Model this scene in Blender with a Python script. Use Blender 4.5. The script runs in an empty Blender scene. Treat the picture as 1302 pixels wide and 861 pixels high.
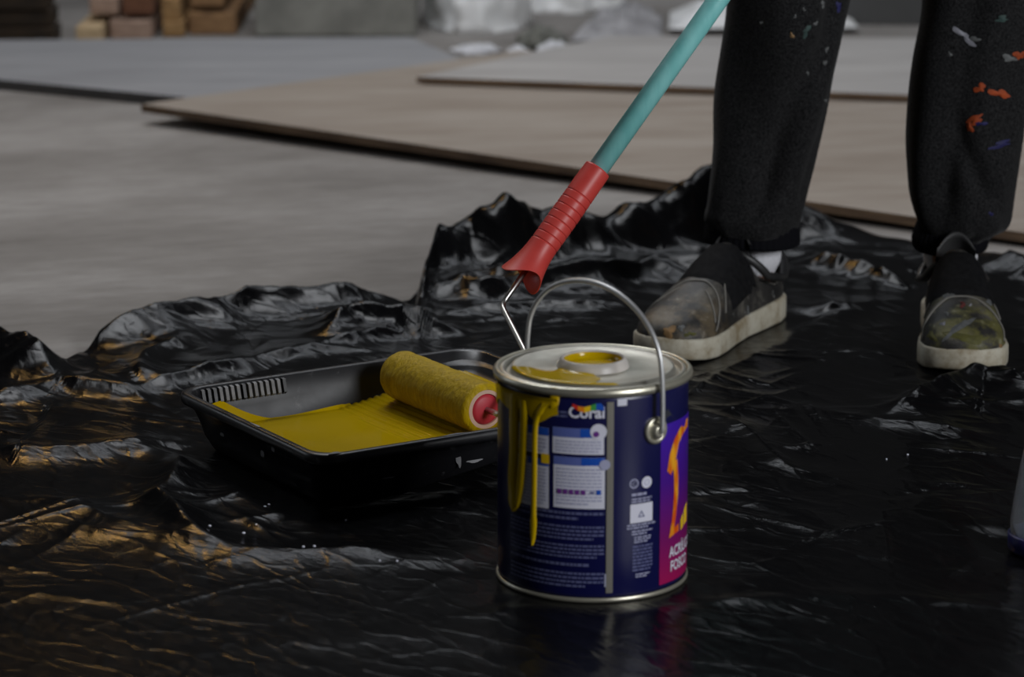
import bpy, bmesh, math, random
import numpy as np
from mathutils import Vector, Matrix
from mathutils.bvhtree import BVHTree

C = bpy.context.scene.collection
rng = random.Random(7)
PI = math.pi

def srgb(r, g, b):
    f = lambda c: (c/255/12.92) if c/255 <= .04045 else ((c/255+.055)/1.055)**2.4
    return (f(r), f(g), f(b), 1)

# ------------------------------------------------------------------ camera
CAM_H, PITCH, FPX = .869, math.radians(13.32), 4000.0
cam_d = bpy.data.cameras.new('camera')
cam_d.sensor_width = 36.0
cam_d.lens = FPX/1302*36.0
cam_d.clip_end = 60
cam_d.dof.use_dof = True
cam_d.dof.focus_distance = 3.2
cam_d.dof.aperture_fstop = 6.4
cam = bpy.data.objects.new('camera', cam_d); C.objects.link(cam)
cam.location = (0, 0, CAM_H)
cam.rotation_euler = (PI/2-PITCH, 0, 0)
bpy.context.scene.camera = cam

# ------------------------------------------------------------------ world, light, exposure
w = bpy.data.worlds.new('world'); bpy.context.scene.world = w
w.use_nodes = True
w.node_tree.nodes['Background'].inputs['Color'].default_value = (.62, .70, .85, 1)
w.node_tree.nodes['Background'].inputs['Strength'].default_value = .30

def area(name, loc, target, sx, sy, power, col):
    l = bpy.data.lights.new(name, 'AREA'); l.shape = 'RECTANGLE'
    l.size, l.size_y, l.energy, l.color = sx, sy, power, col
    o = bpy.data.objects.new(name, l); C.objects.link(o)
    o.location = loc
    o.rotation_euler = (Vector(target)-Vector(loc)).to_track_quat('-Z', 'Y').to_euler()
    return o
area('overhead_area_light', (-.5, 4.8, 2.92), (-.4, 4.6, 0), 1.7, .7, 33, (.93, .96, 1.0))  # unseen area light under the closed ceiling, standing in for light from above
area('rear_fill_light', (.3, 6.6, 2.92), (.3, 6.2, 0), 3.0, .5, 21, (.88, .93, 1.0))  # added area light that brightens the floor and boards at the back
area('fill_light_right', (3.0, -.2, 1.8), (.3, 3.3, .2), 1.3, 1.3, 112, (.95, .97, 1.0))  # added front fill from the right, no window built there
area('fill_light_left', (-3.6, 4.6, 1.6), (-.2, 3.4, 0), 1.6, 1.2, 8, (.85, .92, 1.0))  # weak added fill from the left, the wall has no opening
area('added_glint_light', (-1.0, 5.6, 2.08), (-.35, 2.8, 0), .17, .12, 3.0, (1.0, .56, .15))  # added warm source for the orange glints on the sheet

sc = bpy.context.scene
sc.view_settings.view_transform = 'Standard'
sc.view_settings.look = 'None'
sc.view_settings.exposure = 0.0
sc.view_settings.gamma = 1.0
sc.view_settings.use_curve_mapping = False

# ------------------------------------------------------------------ measuring helpers (pinhole geometry of the photograph)
def ray(x, y):
    u = (x-651)/FPX; v = -(y-430.5)/FPX
    return Vector((u, math.cos(PITCH)+v*math.sin(PITCH), -math.sin(PITCH)+v*math.cos(PITCH)))
CAMP = Vector((0, 0, CAM_H))
def G(x, y, z=0.0):
    d = ray(x, y); t = (z-CAM_H)/d.z
    return CAMP+d*t
def at(x, y, Y):
    d = ray(x, y); return CAMP+d*(Y/d.y)

# ------------------------------------------------------------------ noise
_perm = np.random.RandomState(3).permutation(512)
_perm = np.concatenate([_perm, _perm, _perm])
def _grad(ix, iy, iz):
    hh = _perm[(_perm[(_perm[ix & 511]+iy) & 511]+iz) & 511]
    a = hh*2.399963; zz = ((hh*0.6180339) % 1.0)*2-1; r = np.sqrt(1-zz*zz)
    return r*np.cos(a), r*np.sin(a), zz
def noise(x, y, z=0.0):
    x = np.asarray(x, float); y = np.asarray(y, float); z = np.zeros_like(x)+z
    x, y, z = np.broadcast_arrays(x, y, z)
    xi, yi, zi = [np.floor(q).astype(int) for q in (x, y, z)]
    xf, yf, zf = x-xi, y-yi, z-zi
    s = lambda t: t*t*t*(t*(t*6-15)+10)
    u, v, ww = s(xf), s(yf), s(zf)
    out = 0
    for dx in (0, 1):
        for dy in (0, 1):
            for dz in (0, 1):
                gx, gy, gz = _grad(xi+dx, yi+dy, zi+dz)
                wgt = (u if dx else 1-u)*(v if dy else 1-v)*(ww if dz else 1-ww)
                out = out+wgt*(gx*(xf-dx)+gy*(yf-dy)+gz*(zf-dz))
    return out
def ridged(x, y, z=0.0):
    return 1-np.abs(noise(x, y, z))*2.2

# ------------------------------------------------------------------ materials
def mat(name, col, rough=.5, metal=0, spec=.5, **k):
    m = bpy.data.materials.new(name); m.use_nodes = True
    b = m.node_tree.nodes['Principled BSDF']
    b.inputs['Base Color'].default_value = tuple(col)[:3]+(1,)
    b.inputs['Roughness'].default_value = rough
    b.inputs['Metallic'].default_value = metal
    b.inputs['Specular IOR Level'].default_value = spec
    for kk, v in k.items():
        b.inputs[kk.replace('_', ' ')].default_value = v
    return m
def N(m, t, **k):
    n = m.node_tree.nodes.new(t)
    for kk, v in k.items(): setattr(n, kk, v)
    return n
def L(m, a, b): m.node_tree.links.new(a, b)
def B(m): return m.node_tree.nodes['Principled BSDF']
def noise_node(m, scale, detail=5, rough=.55, stretch=None, rot=None, coord='Object', dist=0):
    tc = N(m, 'ShaderNodeTexCoord'); mp = N(m, 'ShaderNodeMapping')
    L(m, tc.outputs[coord], mp.inputs['Vector'])
    if rot:
        mp.vector_type = 'TEXTURE'; mp.inputs['Rotation'].default_value = rot
        if stretch: mp.inputs['Scale'].default_value = tuple(1/q for q in stretch)
    elif stretch: mp.inputs['Scale'].default_value = stretch
    n = N(m, 'ShaderNodeTexNoise')
    n.inputs['Scale'].default_value = scale; n.inputs['Detail'].default_value = detail
    n.inputs['Roughness'].default_value = rough; n.inputs['Distortion'].default_value = dist
    L(m, mp.outputs['Vector'], n.inputs['Vector'])
    return n
def ramp(m, src, stops):
    r = N(m, 'ShaderNodeValToRGB'); e = r.color_ramp.elements
    while len(e) < len(stops): e.new(.5)
    for i, (p, c) in enumerate(stops):
        e[i].position = p; e[i].color = c if len(c) == 4 else (*c, 1)
    L(m, src, r.inputs['Fac']); return r
def bump(m, src, strength, dist=.002, prev=None):
    b = N(m, 'ShaderNodeBump'); b.inputs['Strength'].default_value = strength
    b.inputs['Distance'].default_value = dist
    L(m, src, b.inputs['Height'])
    if prev: L(m, prev.outputs['Normal'], b.inputs['Normal'])
    L(m, b.outputs['Normal'], B(m).inputs['Normal']); return b
def mottled(name, c1, c2, scale, rough=.6, lo=.35, hi=.65, bs=0, bd=.002, detail=6, stretch=None, metal=0, spec=.5, rot=None):
    m = mat(name, c1, rough, metal, spec)
    n = noise_node(m, scale, detail, .6, stretch, rot)
    r = ramp(m, n.outputs['Fac'], [(lo, c1), (hi, c2)])
    L(m, r.outputs['Color'], B(m).inputs['Base Color'])
    if bs: bump(m, n.outputs['Fac'], bs, bd)
    return m
def g(v): return (v, v, v, 1)

M = {}
# floor: dusty concrete
m = M['floor'] = mat('dusty_concrete', g(.3), .75, spec=.3)
n1 = noise_node(m, 1.1, 6, .6, (1, 2.4, 1), (0, 0, .35)); n2 = noise_node(m, 14, 8, .7, (1, 3, 1), (0, 0, .3))
mx = N(m, 'ShaderNodeMix', data_type='FLOAT'); mx.inputs[0].default_value = .3
L(m, n1.outputs['Fac'], mx.inputs[2]); L(m, n2.outputs['Fac'], mx.inputs[3])
r = ramp(m, mx.outputs[0], [(.36, (.19, .174, .160)), (.5, (.285, .265, .248)), (.62, (.40, .378, .36))])
L(m, r.outputs['Color'], B(m).inputs['Base Color']); bump(m, n2.outputs['Fac'], .25, .003)
def board_mat(name, a, b, c):
    m = mat(name, b, .7, spec=.3)
    n = noise_node(m, 2.2, 7, .65, (1, 5, 1), (0, 0, .12)); n2 = noise_node(m, 30, 4, .6, (.4, 6, 1), (0, 0, .12))
    r = ramp(m, n.outputs['Fac'], [(.3, a), (.5, b), (.72, c)])
    L(m, r.outputs['Color'], B(m).inputs['Base Color']); bump(m, n2.outputs['Fac'], .15, .001)
    return m
M['ply'] = board_mat('plywood_face', (.30, .245, .20), (.38, .325, .275), (.46, .41, .36))
M['ply_top'] = board_mat('dusty_grey_plywood_face', (.40, .38, .365), (.47, .45, .435), (.54, .52, .50))
M['greyboard'] = board_mat('blue_grey_board_face', (.29, .29, .302), (.35, .35, .365), (.42, .42, .43))
M['grey_edge'] = mottled('grey_board_edge', srgb(84, 80, 78), srgb(62, 60, 60), 9, .85)
M['ply_edge'] = mottled('plywood_edge', srgb(74, 56, 42), srgb(112, 90, 68), 9, .8, bs=.3, stretch=(1, 1, 12))
M['wall'] = mottled('bare_concrete_wall', (.016, .0155, .015, 1), (.03, .029, .027, 1), 1.6, .85, bs=.3, bd=.01)
M['wall_pale'] = mottled('bare_plaster', (.06, .06, .06, 1), (.09, .09, .09, 1), 1.6, .9)
M['ceil'] = mottled('bare_concrete_ceiling', (.025, .025, .025, 1), (.035, .035, .035, 1), 1.2, .9)

# black film
m = M['film'] = mat('black_plastic_film', (.0042, .0042, .0048, 1), .2, spec=.15)
na = noise_node(m, 9, 5, .62, (1, 2.4, 1), (0, 0, -.95), dist=.6)
nb = noise_node(m, 42, 6, .7, (1, 3, 1), (0, 0, -.75), dist=.9)
vo = N(m, 'ShaderNodeTexVoronoi', feature='DISTANCE_TO_EDGE'); vo.inputs['Scale'].default_value = 13
vm = N(m, 'ShaderNodeMapping'); tc = N(m, 'ShaderNodeTexCoord'); vm.vector_type = 'TEXTURE'; vm.inputs['Scale'].default_value = (1, .42, 1); vm.inputs['Rotation'].default_value = (0, 0, -.9)
wv = N(m, 'ShaderNodeVectorMath', operation='MULTIPLY_ADD'); wv.inputs[1].default_value = (.12, .12, .12)
nd = noise_node(m, 6, 3); L(m, nd.outputs['Color'], wv.inputs[0]); L(m, tc.outputs['Object'], wv.inputs[2]); L(m, wv.outputs[0], vm.inputs['Vector'])
L(m, vm.outputs['Vector'], vo.inputs['Vector'])
vr = ramp(m, vo.outputs['Distance'], [(0, g(1)), (.10, g(.2)), (.4, g(0))])
b1 = bump(m, na.outputs['Fac'], .14, .012); b2 = bump(m, vr.outputs['Color'], .19, .002, b1); b3 = bump(m, nb.outputs['Fac'], .09, .003, b2)
rr = ramp(m, nb.outputs['Fac'], [(.3, g(.11)), (.7, g(.24))]); L(m, rr.outputs['Color'], B(m).inputs['Roughness'])

M['tray'] = mat('black_tray_plastic', (.013, .013, .015, 1), .32)
n = noise_node(M['tray'], 38, 8, .7); r = ramp(M['tray'], n.outputs['Fac'], [(.60, (.012, .012, .014, 1)), (.70, (.085, .085, .09, 1))])
L(M['tray'], r.outputs['Color'], B(M['tray']).inputs['Base Color'])
n3 = noise_node(M['tray'], 8, 4); r3 = ramp(M['tray'], n3.outputs['Fac'], [(.35, g(.22)), (.65, g(.48))]); L(M['tray'], r3.outputs['Color'], B(M['tray']).inputs['Roughness'])
bump(M['tray'], n.outputs['Fac'], .12, .001)
M['smear'] = mottled('dried_grey_paint', (.28, .28, .29, 1), (.16, .16, .165, 1), 60, .6)
YEL = (.56, .375, .002, 1)
M['paint'] = mat('wet_yellow_paint', YEL, .14, spec=.32)
M['paint_pool'] = M['paint']
M['nap'] = mottled('yellow_soaked_nap', (.56, .375, .003, 1), (.40, .265, .002, 1), 150, .5, spec=.25, bs=.9, bd=.003, detail=8, stretch=(1, 1, .35))
M['nap_end'] = mat('pale_roller_core_edge', srgb(205, 170, 150), .6)
M['pink'] = mat('pink_red_core_cap', srgb(190, 48, 62), .5)
M['wire'] = mat('steel_wire', (.52, .51, .48, 1), .32, 1)
M['zinc'] = mat('pale_zinc_wire', (.70, .70, .70, 1), .42, .7)
M['grip'] = mottled('red_grip_plastic', srgb(218, 78, 70), srgb(206, 66, 60), 30, .42)
M['groove'] = mat('dark_red_groove', srgb(120, 26, 26), .6)
M['pole'] = mottled('teal_painted_pole', srgb(156, 230, 228), srgb(130, 212, 210), 14, .34, stretch=(4, 4, .5))
M['tin'] = mottled('tinplate', (.62, .59, .48, 1), (.50, .475, .385, 1), 22, .34, metal=.7, bs=.08)
M['lid'] = mottled('dull_tinplate_lid', (.62, .60, .53, 1), (.44, .42, .36, 1), 26, .42, metal=.75, bs=.1)
M['navy'] = mat('navy_label', srgb(18, 20, 70), .3)
M['seam'] = mat('bare_seam', (.42, .40, .35, 1), .42, .8)
M['white'] = mat('label_white', srgb(222, 222, 236), .4)
M['grey_txt'] = mat('label_grey_text', srgb(96, 100, 140), .4)
M['pale_txt'] = mat('label_pale_text', srgb(170, 172, 200), .4)
M['lblue'] = mat('label_blue', srgb(30, 84, 186), .35)
M['lmid'] = mat('label_mid_blue', srgb(96, 110, 178), .35)
M['lred'] = mat('label_red', srgb(214, 52, 40), .35)
M['lorange'] = mat('label_orange', srgb(240, 138, 30), .35)
M['lyellow'] = mat('label_yellow', srgb(244, 200, 30), .35)
M['lgreen'] = mat('label_green', srgb(70, 158, 72), .35)
M['lpurple'] = mat('label_purple_squares', srgb(112, 56, 140), .35)
M['lgrey'] = mat('label_dark_grey', srgb(58, 60, 66), .35)
m = M['purple'] = mat('purple_magenta_panel', srgb(80, 30, 170), .3)
tc = N(m, 'ShaderNodeTexCoord'); sx = N(m, 'ShaderNodeSeparateXYZ'); L(m, tc.outputs['Object'], sx.inputs[0])
mr = N(m, 'ShaderNodeMapRange'); mr.inputs[1].default_value = .01; mr.inputs[2].default_value = .16; L(m, sx.outputs['Z'], mr.inputs[0])
r = ramp(m, mr.outputs[0], [(0, srgb(160, 24, 84)), (.28, srgb(118, 24, 100)), (.62, srgb(74, 26, 140)), (1, srgb(66, 34, 172))]); L(m, r.outputs['Color'], B(m).inputs['Base Color'])
m = M['flame'] = mat('orange_yellow_lettering', srgb(240, 140, 30), .3)
n = noise_node(m, 40, 3, .5, (2.4, 2.4, .7)); r = ramp(m, n.outputs['Fac'], [(.38, srgb(222, 88, 24)), (.6, srgb(250, 176, 40))]); L(m, r.outputs['Color'], B(m).inputs['Base Color'])
M['ring'] = mat('milky_plastic_spout', (.62, .58, .54, 1), .35, Subsurface_Weight=.2, Subsurface_Radius=(.01, .01, .01))
M['pink_arc'] = mat('pink_lid_arc', srgb(186, 96, 86), .5)
# clothing
m = M['fleece'] = mat('black_fleece', (.012, .012, .013, 1), .95, spec=.06, Sheen_Weight=.10, Sheen_Roughness=.4)
n = noise_node(m, 420, 3, .7); n2 = noise_node(m, 7, 4)
r = ramp(m, n.outputs['Fac'], [(.36, (.006, .006, .0065, 1)), (.66, (.034, .034, .035, 1))]); L(m, r.outputs['Color'], B(m).inputs['Base Color']); bump(m, n.outputs['Fac'], .6, .002)
m = M['rib'] = mat('black_rib_knit', (.006, .006, .008, 1), .9, spec=.08)
n = noise_node(m, 300, 2); bump(m, n.outputs['Fac'], .4, .001)
M['sock'] = mottled('white_rib_sock', (.80, .80, .84, 1), (.72, .72, .76, 1), 200, .9, bs=.4, bd=.001)
def shoe_leather(name, stain, lo):
    m = mat(name, (.05, .048, .046, 1), .55)
    n = noise_node(m, 22, 8, .7); n2 = noise_node(m, 60, 5, .65); n3 = noise_node(m, 30, 6, .65)
    r = ramp(m, n.outputs['Fac'], [(.36, (.012, .0115, .0115, 1)), (.52, (.034, .032, .030, 1)), (.66, (.12, .112, .095, 1))])
    mxx = N(m, 'ShaderNodeMix', data_type='RGBA'); rs = ramp(m, n2.outputs['Fac'], [(.60, g(0)), (.70, g(1))])
    L(m, rs.outputs['Color'], mxx.inputs[0]); L(m, r.outputs['Color'], mxx.inputs[6]); mxx.inputs[7].default_value = (.26, .26, .25, 1)
    # paint smeared on the toe: position along the shoe decides how much
    tc = N(m, 'ShaderNodeTexCoord'); sp = N(m, 'ShaderNodeSeparateXYZ'); L(m, tc.outputs['Object'], sp.inputs[0])
    mr = N(m, 'ShaderNodeMapRange'); mr.inputs[1].default_value = lo; mr.inputs[2].default_value = lo+.055; L(m, sp.outputs['X'], mr.inputs[0])
    mu = N(m, 'ShaderNodeMath', operation='MULTIPLY'); L(m, mr.outputs[0], mu.inputs[0])
    r3 = ramp(m, n3.outputs['Fac'], [(.46, g(0)), (.60, g(.5))]); L(m, r3.outputs['Color'], mu.inputs[1])
    m2 = N(m, 'ShaderNodeMix', data_type='RGBA'); L(m, mu.outputs[0], m2.inputs[0]); L(m, mxx.outputs[2], m2.inputs[6]); m2.inputs[7].default_value = stain
    L(m, m2.outputs[2], B(m).inputs['Base Color']); bump(m, n.outputs['Fac'], .25, .002)
    return m
M['leather_l'] = shoe_leather('scuffed_grey_leather', (.20, .15, .085, 1), .19)
M['leather_r'] = shoe_leather('scuffed_black_leather', (.23, .215, .05, 1), .175)
def sole_mat(name, stain):
    m = mat(name, (.5, .46, .36, 1), .6)
    n = noise_node(m, 26, 6, .65); r = ramp(m, n.outputs['Fac'], [(.34, (.30, .24, .15, 1)), (.5, (.52, .48, .38, 1)), (.64, (.60, .57, .47, 1)), (.74, stain)])
    L(m, r.outputs['Color'], B(m).inputs['Base Color']); bump(m, n.outputs['Fac'], .12, .001); return m
M['sole_l'] = sole_mat('dirty_cream_sole', (.36, .28, .16, 1))
M['sole_r'] = sole_mat('cream_sole_with_yellow_paint', (.50, .46, .07, 1))
M['gore'] = mottled('black_elastic_gore', (.007, .007, .008, 1), (.013, .013, .014, 1), 150, .85, bs=.4, bd=.001, spec=.12)
M['collar'] = mottled('black_padded_collar', (.018, .018, .019, 1), (.06, .06, .06, 1), 18, .42)
M['stitch'] = mat('worn_seam_piping', (.20, .19, .17, 1), .6)
M['skin'] = mat('skin', srgb(170, 120, 92), .5, Subsurface_Weight=.1)
M['hair'] = mat('dark_hair', (.01, .008, .006, 1), .6)
for k, c in dict(s_orange=(176, 74, 28), s_white=(160, 160, 170), s_blue=(30, 30, 92), s_violet=(150, 120, 215), s_grey=(110, 112, 112), s_red=(120, 52, 50), s_green=(60, 84, 80), s_olive=(96, 94, 40), s_yellow=(176, 166, 60), s_tan=(150, 118, 78)).items():
    M[k] = mottled('dried_paint_'+k[2:], srgb(*c), tuple(q*.55 for q in srgb(*c)[:3])+(1,), 90, .7)
# background
def wood(name, a, b):
    return mottled(name, srgb(*a), srgb(*b), 26, .85, bs=.35, detail=5, stretch=(1, 1, 3))
M['w_dark'] = wood('dark_timber', (60, 46, 30), (36, 28, 20))
M['w_pale'] = wood('pale_timber_end', (214, 188, 150), (184, 156, 118))
M['w_pink'] = wood('pinkish_timber_end', (184, 156, 138), (146, 120, 104))
M['w_orange'] = wood('orange_timber_end', (158, 122, 84), (116, 86, 58))
M['w_tan'] = wood('tan_timber_end', (176, 140, 94), (136, 104, 66))
M['w_brown'] = wood('brown_timber_end', (128, 86, 62), (92, 60, 42))
M['conc'] = mottled('grey_concrete', (.29, .285, .255, 1), (.19, .187, .168, 1), 12, .9, bs=.5, bd=.006)
M['whitefilm'] = mottled('white_sheeting', (.90, .90, .90, 1), (.74, .74, .73, 1), 9, .45, bs=.4, bd=.01)
M['greysheet'] = mottled('grey_white_sheeting', (.46, .45, .46, 1), (.30, .29, .30, 1), 7, .5, bs=.4, bd=.01)
M['rubble'] = mottled('grey_rubble', (.20, .20, .175, 1), (.13, .13, .115, 1), 18, .9, bs=.5, bd=.005)
M['plaster'] = mottled('white_plaster_crumb', (.80, .80, .83, 1), (.62, .62, .65, 1), 18, .8, bs=.4, bd=.004)
m = M['clear'] = mat('clear_plastic', (.9, .92, .95, 1), .08, Transmission_Weight=.9, IOR=1.45)
M['bluepl'] = mat('dark_blue_plastic', srgb(34, 38, 96), .35)

# ------------------------------------------------------------------ object helpers
def link(name, me, parent=None):
    o = bpy.data.objects.new(name, me); C.objects.link(o)
    if parent: o.parent = parent
    return o
def tag(o, label=None, cat=None, group=None, kind=None):
    if label: o['label'] = label
    if cat: o['category'] = cat
    if group: o['group'] = group
    if kind: o['kind'] = kind
    return o
def empty(name, loc, rz=0):
    o = bpy.data.objects.new(name, None); C.objects.link(o); o.location = loc; o.rotation_euler = (0, 0, rz); o.empty_display_size = .05
    return o
def mesh(name, vs, fs, mt, parent=None, smooth=True, mids=None):
    me = bpy.data.meshes.new(name); me.from_pydata([tuple(v) for v in vs], [], fs)
    for q in (mt if isinstance(mt, (list, tuple)) else [mt]): me.materials.append(q)
    if smooth: me.polygons.foreach_set('use_smooth', [True]*len(me.polygons))
    if mids: me.polygons.foreach_set('material_index', mids)
    me.update(); return link(name, me, parent)
def fix_normals(o):
    bm = bmesh.new(); bm.from_mesh(o.data); bmesh.ops.recalc_face_normals(bm, faces=bm.faces); bm.to_mesh(o.data); bm.free(); return o
def loft(rings, closed=True, cap0=False, cap1=False):
    vs = []; fs = []; n = len(rings[0])
    for rg in rings: vs += [tuple(p) for p in rg]
    for i in range(len(rings)-1):
        for j in range(n if closed else n-1):
            k = (j+1) % n
            fs.append((i*n+j, i*n+k, (i+1)*n+k, (i+1)*n+j))
    if cap0: fs.append(tuple(range(n-1, -1, -1)))
    if cap1: fs.append(tuple(range((len(rings)-1)*n, len(rings)*n)))
    return vs, fs
def lathe(name, prof, mt, parent=None, n=96, c=(0, 0), closed_prof=False):
    rings = [[(c[0]+r*math.cos(2*PI*j/n), c[1]+r*math.sin(2*PI*j/n), z) for j in range(n)] for r, z in prof]
    if closed_prof: rings.append(rings[0])
    vs, fs = loft(rings)
    if prof[0][0] > 1e-6 and not closed_prof: pass
    return mesh(name, vs, fs, mt, parent)
def catmull(pts, n):
    P = [Vector(p) for p in pts]; P = [P[0]*2-P[1]]+P+[P[-1]*2-P[-2]]; out = []
    for i in range(1, len(P)-2):
        for k in range(n):
            t = k/n; a, b, c, d = P[i-1:i+3]
            out.append(.5*((2*b)+(c-a)*t+(2*a-5*b+4*c-d)*t*t+(3*b-a-3*c+d)*t**3))
    out.append(P[-2]); return out
def tube(pts, r, n=12, cap=True):
    pts = [Vector(p) for p in pts]; R = r if isinstance(r, (list, tuple)) else [r]*len(pts)
    t0 = (pts[1]-pts[0]).normalized(); up = Vector((0, 0, 1)) if abs(t0.z) < .9 else Vector((1, 0, 0))
    nn = (up-t0*up.dot(t0)).normalized(); rings = []
    for i, p in enumerate(pts):
        t = (pts[min(i+1, len(pts)-1)]-pts[max(i-1, 0)]).normalized()
        nn = (nn-t*nn.dot(t)).normalized(); bb = t.cross(nn)
        rings.append([p+R[i]*(nn*math.cos(2*PI*j/n)+bb*math.sin(2*PI*j/n)) for j in range(n)])
    return loft(rings, True, cap, cap)
class MB:
    def __init__(s): s.v = []; s.f = []; s.m = []; s.mats = []
    def add(s, vf, mt):
        vs, fs = vf; o = len(s.v); s.v += [tuple(v) for v in vs]; s.f += [tuple(i+o for i in f) for f in fs]
        if mt not in s.mats: s.mats.append(mt)
        s.m += [s.mats.index(mt)]*len(fs)
    def build(s, name, parent=None, smooth=True): return mesh(name, s.v, s.f, s.mats, parent, smooth, s.m)
def bevel_box(name, size, mt, loc=(0, 0, 0), rz=0, bev=.005, parent=None, seg=2, jitter=0, cuts=0):
    bm = bmesh.new(); bmesh.ops.create_cube(bm, size=1)
    bmesh.ops.scale(bm, vec=size, verts=bm.verts)
    bmesh.ops.translate(bm, vec=(0, 0, size[2]/2), verts=bm.verts)
    bmesh.ops.bevel(bm, geom=bm.edges[:], offset=bev, segments=seg, affect='EDGES', profile=.6)
    if cuts: bmesh.ops.subdivide_edges(bm, edges=bm.edges[:], cuts=cuts, use_grid_fill=True)
    if jitter:
        for v in bm.verts:
            v.co += Vector([float(noise(v.co.x*14+3, v.co.y*14+q*7, v.co.z*14)) for q in range(3)])*jitter
    me = bpy.data.meshes.new(name); bm.to_mesh(me); bm.free(); me.materials.append(mt)
    o = link(name, me, parent); o.location = loc; o.rotation_euler = (0, 0, rz); return o
def struct(o): o['kind'] = 'structure'; return o

# ------------------------------------------------------------------ the setting
def slab(name, x0, x1, y0, y1, z0, z1, mt):
    o = bevel_box(name, (x1-x0, y1-y0, z1-z0), mt, ((x0+x1)/2, (y0+y1)/2, z0), bev=.002, seg=1); return struct(o)
slab('floor', -4, 4, -2.5, 7.0, -.1, 0, M['floor'])
slab('wall_back', -4.15, 4.15, 7.0, 7.15, 0, 3, M['wall'])
slab('wall_left', -4.15, -4, -2.5, 7.0, 0, 3, M['wall_pale'])
slab('wall_right', 4, 4.15, -2.5, 7.0, 0, 3, M['wall_pale'])
slab('wall_front', -4.15, 4.15, -2.65, -2.5, 0, 3, M['wall'])
slab('ceiling', -4.15, 4.15, -2.65, 7.15, 3, 3.12, M['ceil'])

# loose boards on the floor (each its own sheet, lying on floor or on the sheet beneath)
def board(name, corners, z0, th, face, label, warp=0, edge='ply_edge'):
    p = [Vector((a, b, 0)) for a, b in corners]
    n = 24; vs = []; fs = []; mids = []
    c = sum(p, Vector())/4
    for top in (0, 1):
        for i in range(n+1):
            for j in range(n+1):
                u, v = i/n, j/n
                q = p[0]*(1-u)*(1-v)+p[1]*u*(1-v)+p[2]*u*v+p[3]*(1-u)*v
                z = (z0 if not isinstance(z0, tuple) else z0[0]*(1-u)*(1-v)+z0[1]*u*(1-v)+z0[2]*u*v+z0[3]*(1-u)*v)+(th if top else 0)+warp*max(0, 1-u*2.2)**2*max(0, 1-v*2.6)**2
                vs.append((q.x-c.x, q.y-c.y, z))
    S_ = (n+1)**2; I = lambda t, i, j: t*S_+i*(n+1)+j
    for i in range(n):
        for j in range(n):
            fs.append((I(1, i, j), I(1, i+1, j), I(1, i+1, j+1), I(1, i, j+1))); mids.append(0)
            fs.append((I(0, i, j), I(0, i, j+1), I(0, i+1, j+1), I(0, i+1, j))); mids.append(0)
        fs.append((I(0, i, 0), I(0, i+1, 0), I(1, i+1, 0), I(1, i, 0))); mids.append(1)
        fs.append((I(0, i+1, n), I(0, i, n), I(1, i, n), I(1, i+1, n))); mids.append(1)
        fs.append((I(0, 0, i+1), I(0, 0, i), I(1, 0, i), I(1, 0, i+1))); mids.append(1)
        fs.append((I(0, n, i), I(0, n, i+1), I(1, n, i+1), I(1, n, i))); mids.append(1)
    o = mesh(name, vs, fs, [face, M[edge]], None, False, mids); o.location = (c.x, c.y, 0)
    return tag(o, label, 'board')
GX = lambda x, y: tuple(G(x, y)[:2])
a0, a1 = Vector(GX(180, 158)), Vector(GX(1302, 316))
ad = (a1-a0).normalized(); an = Vector((-ad.y, ad.x))
board('plywood_sheet', [a0, a0+ad*2.44, a0+ad*2.44+an*1.22, Vector(GX(662, 88))], (.021, .003, .0225, .0225), .013, M['ply'], 'large brown plywood sheet on the floor, its near edge running behind the legs')
b0, b1 = Vector(GX(530, 132)), Vector(GX(1302, 162))
bd = (b1-b0).normalized(); bn = Vector((-bd.y, bd.x))
board('plywood_sheet', [b0, b0+bd*2.2, b0+bd*2.2+bn*.95, b0+bn*.60+bd*.22], .0375, .010, M['ply_top'], 'pale grey plywood sheet lying on top of the brown plywood sheet')
board('grey_board', [(-1.75, 6.09), GX(330, 147), (-.06, 5.76), (-.20, 6.17)], .001, .018, M['greyboard'], 'blue grey dusty board on the floor in front of the timber stack', 0, 'grey_edge')

# ------------------------------------------------------------------ black plastic sheet
def polyG(pts): return [G(x, y) for x, y in pts]
rear = [(-1.3, 3.72)]+[tuple(G(x, y)[:2]) for x, y in [(-120, 425), (0, 440), (62, 468), (84, 474), (105, 452), (150, 432), (310, 402), (440, 392), (520, 385), (545, 362), (560, 338), (600, 330), (700, 322), (800, 316), (900, 300), (1000, 292), (1060, 298), (1160, 318), (1302, 334), (1420, 340)]]+[(1.3, 4.1)]
rx = np.array([q[0] for q in rear]); ry = np.array([q[1] for q in rear])
NX, NY = 720, 760
gx = np.linspace(-1.05, 1.05, NX)
yr = np.interp(gx, rx, ry)+.010*noise(gx*9, gx*0+.3)+.006*noise(gx*31, gx*0+4.3)
tt = np.linspace(0, 1, NY)
tt = tt**.92
X = np.repeat(gx[:, None], NY, 1); Y = 1.5+(yr[:, None]-1.5)*tt[None, :]
H = np.full_like(X, .003)
def seg_dist(X, Y, a, b):
    d = (b[0]-a[0], b[1]-a[1]); L2 = d[0]**2+d[1]**2
    t = np.clip(((X-a[0])*d[0]+(Y-a[1])*d[1])/L2, 0, 1)
    px, py = a[0]+t*d[0], a[1]+t*d[1]
    dist = np.hypot(X-px, Y-py); side = (X-a[0])*d[1]-(Y-a[1])*d[0]   # >0: in front (nearer the camera) for a left-to-right line
    return dist, side, t
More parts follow.
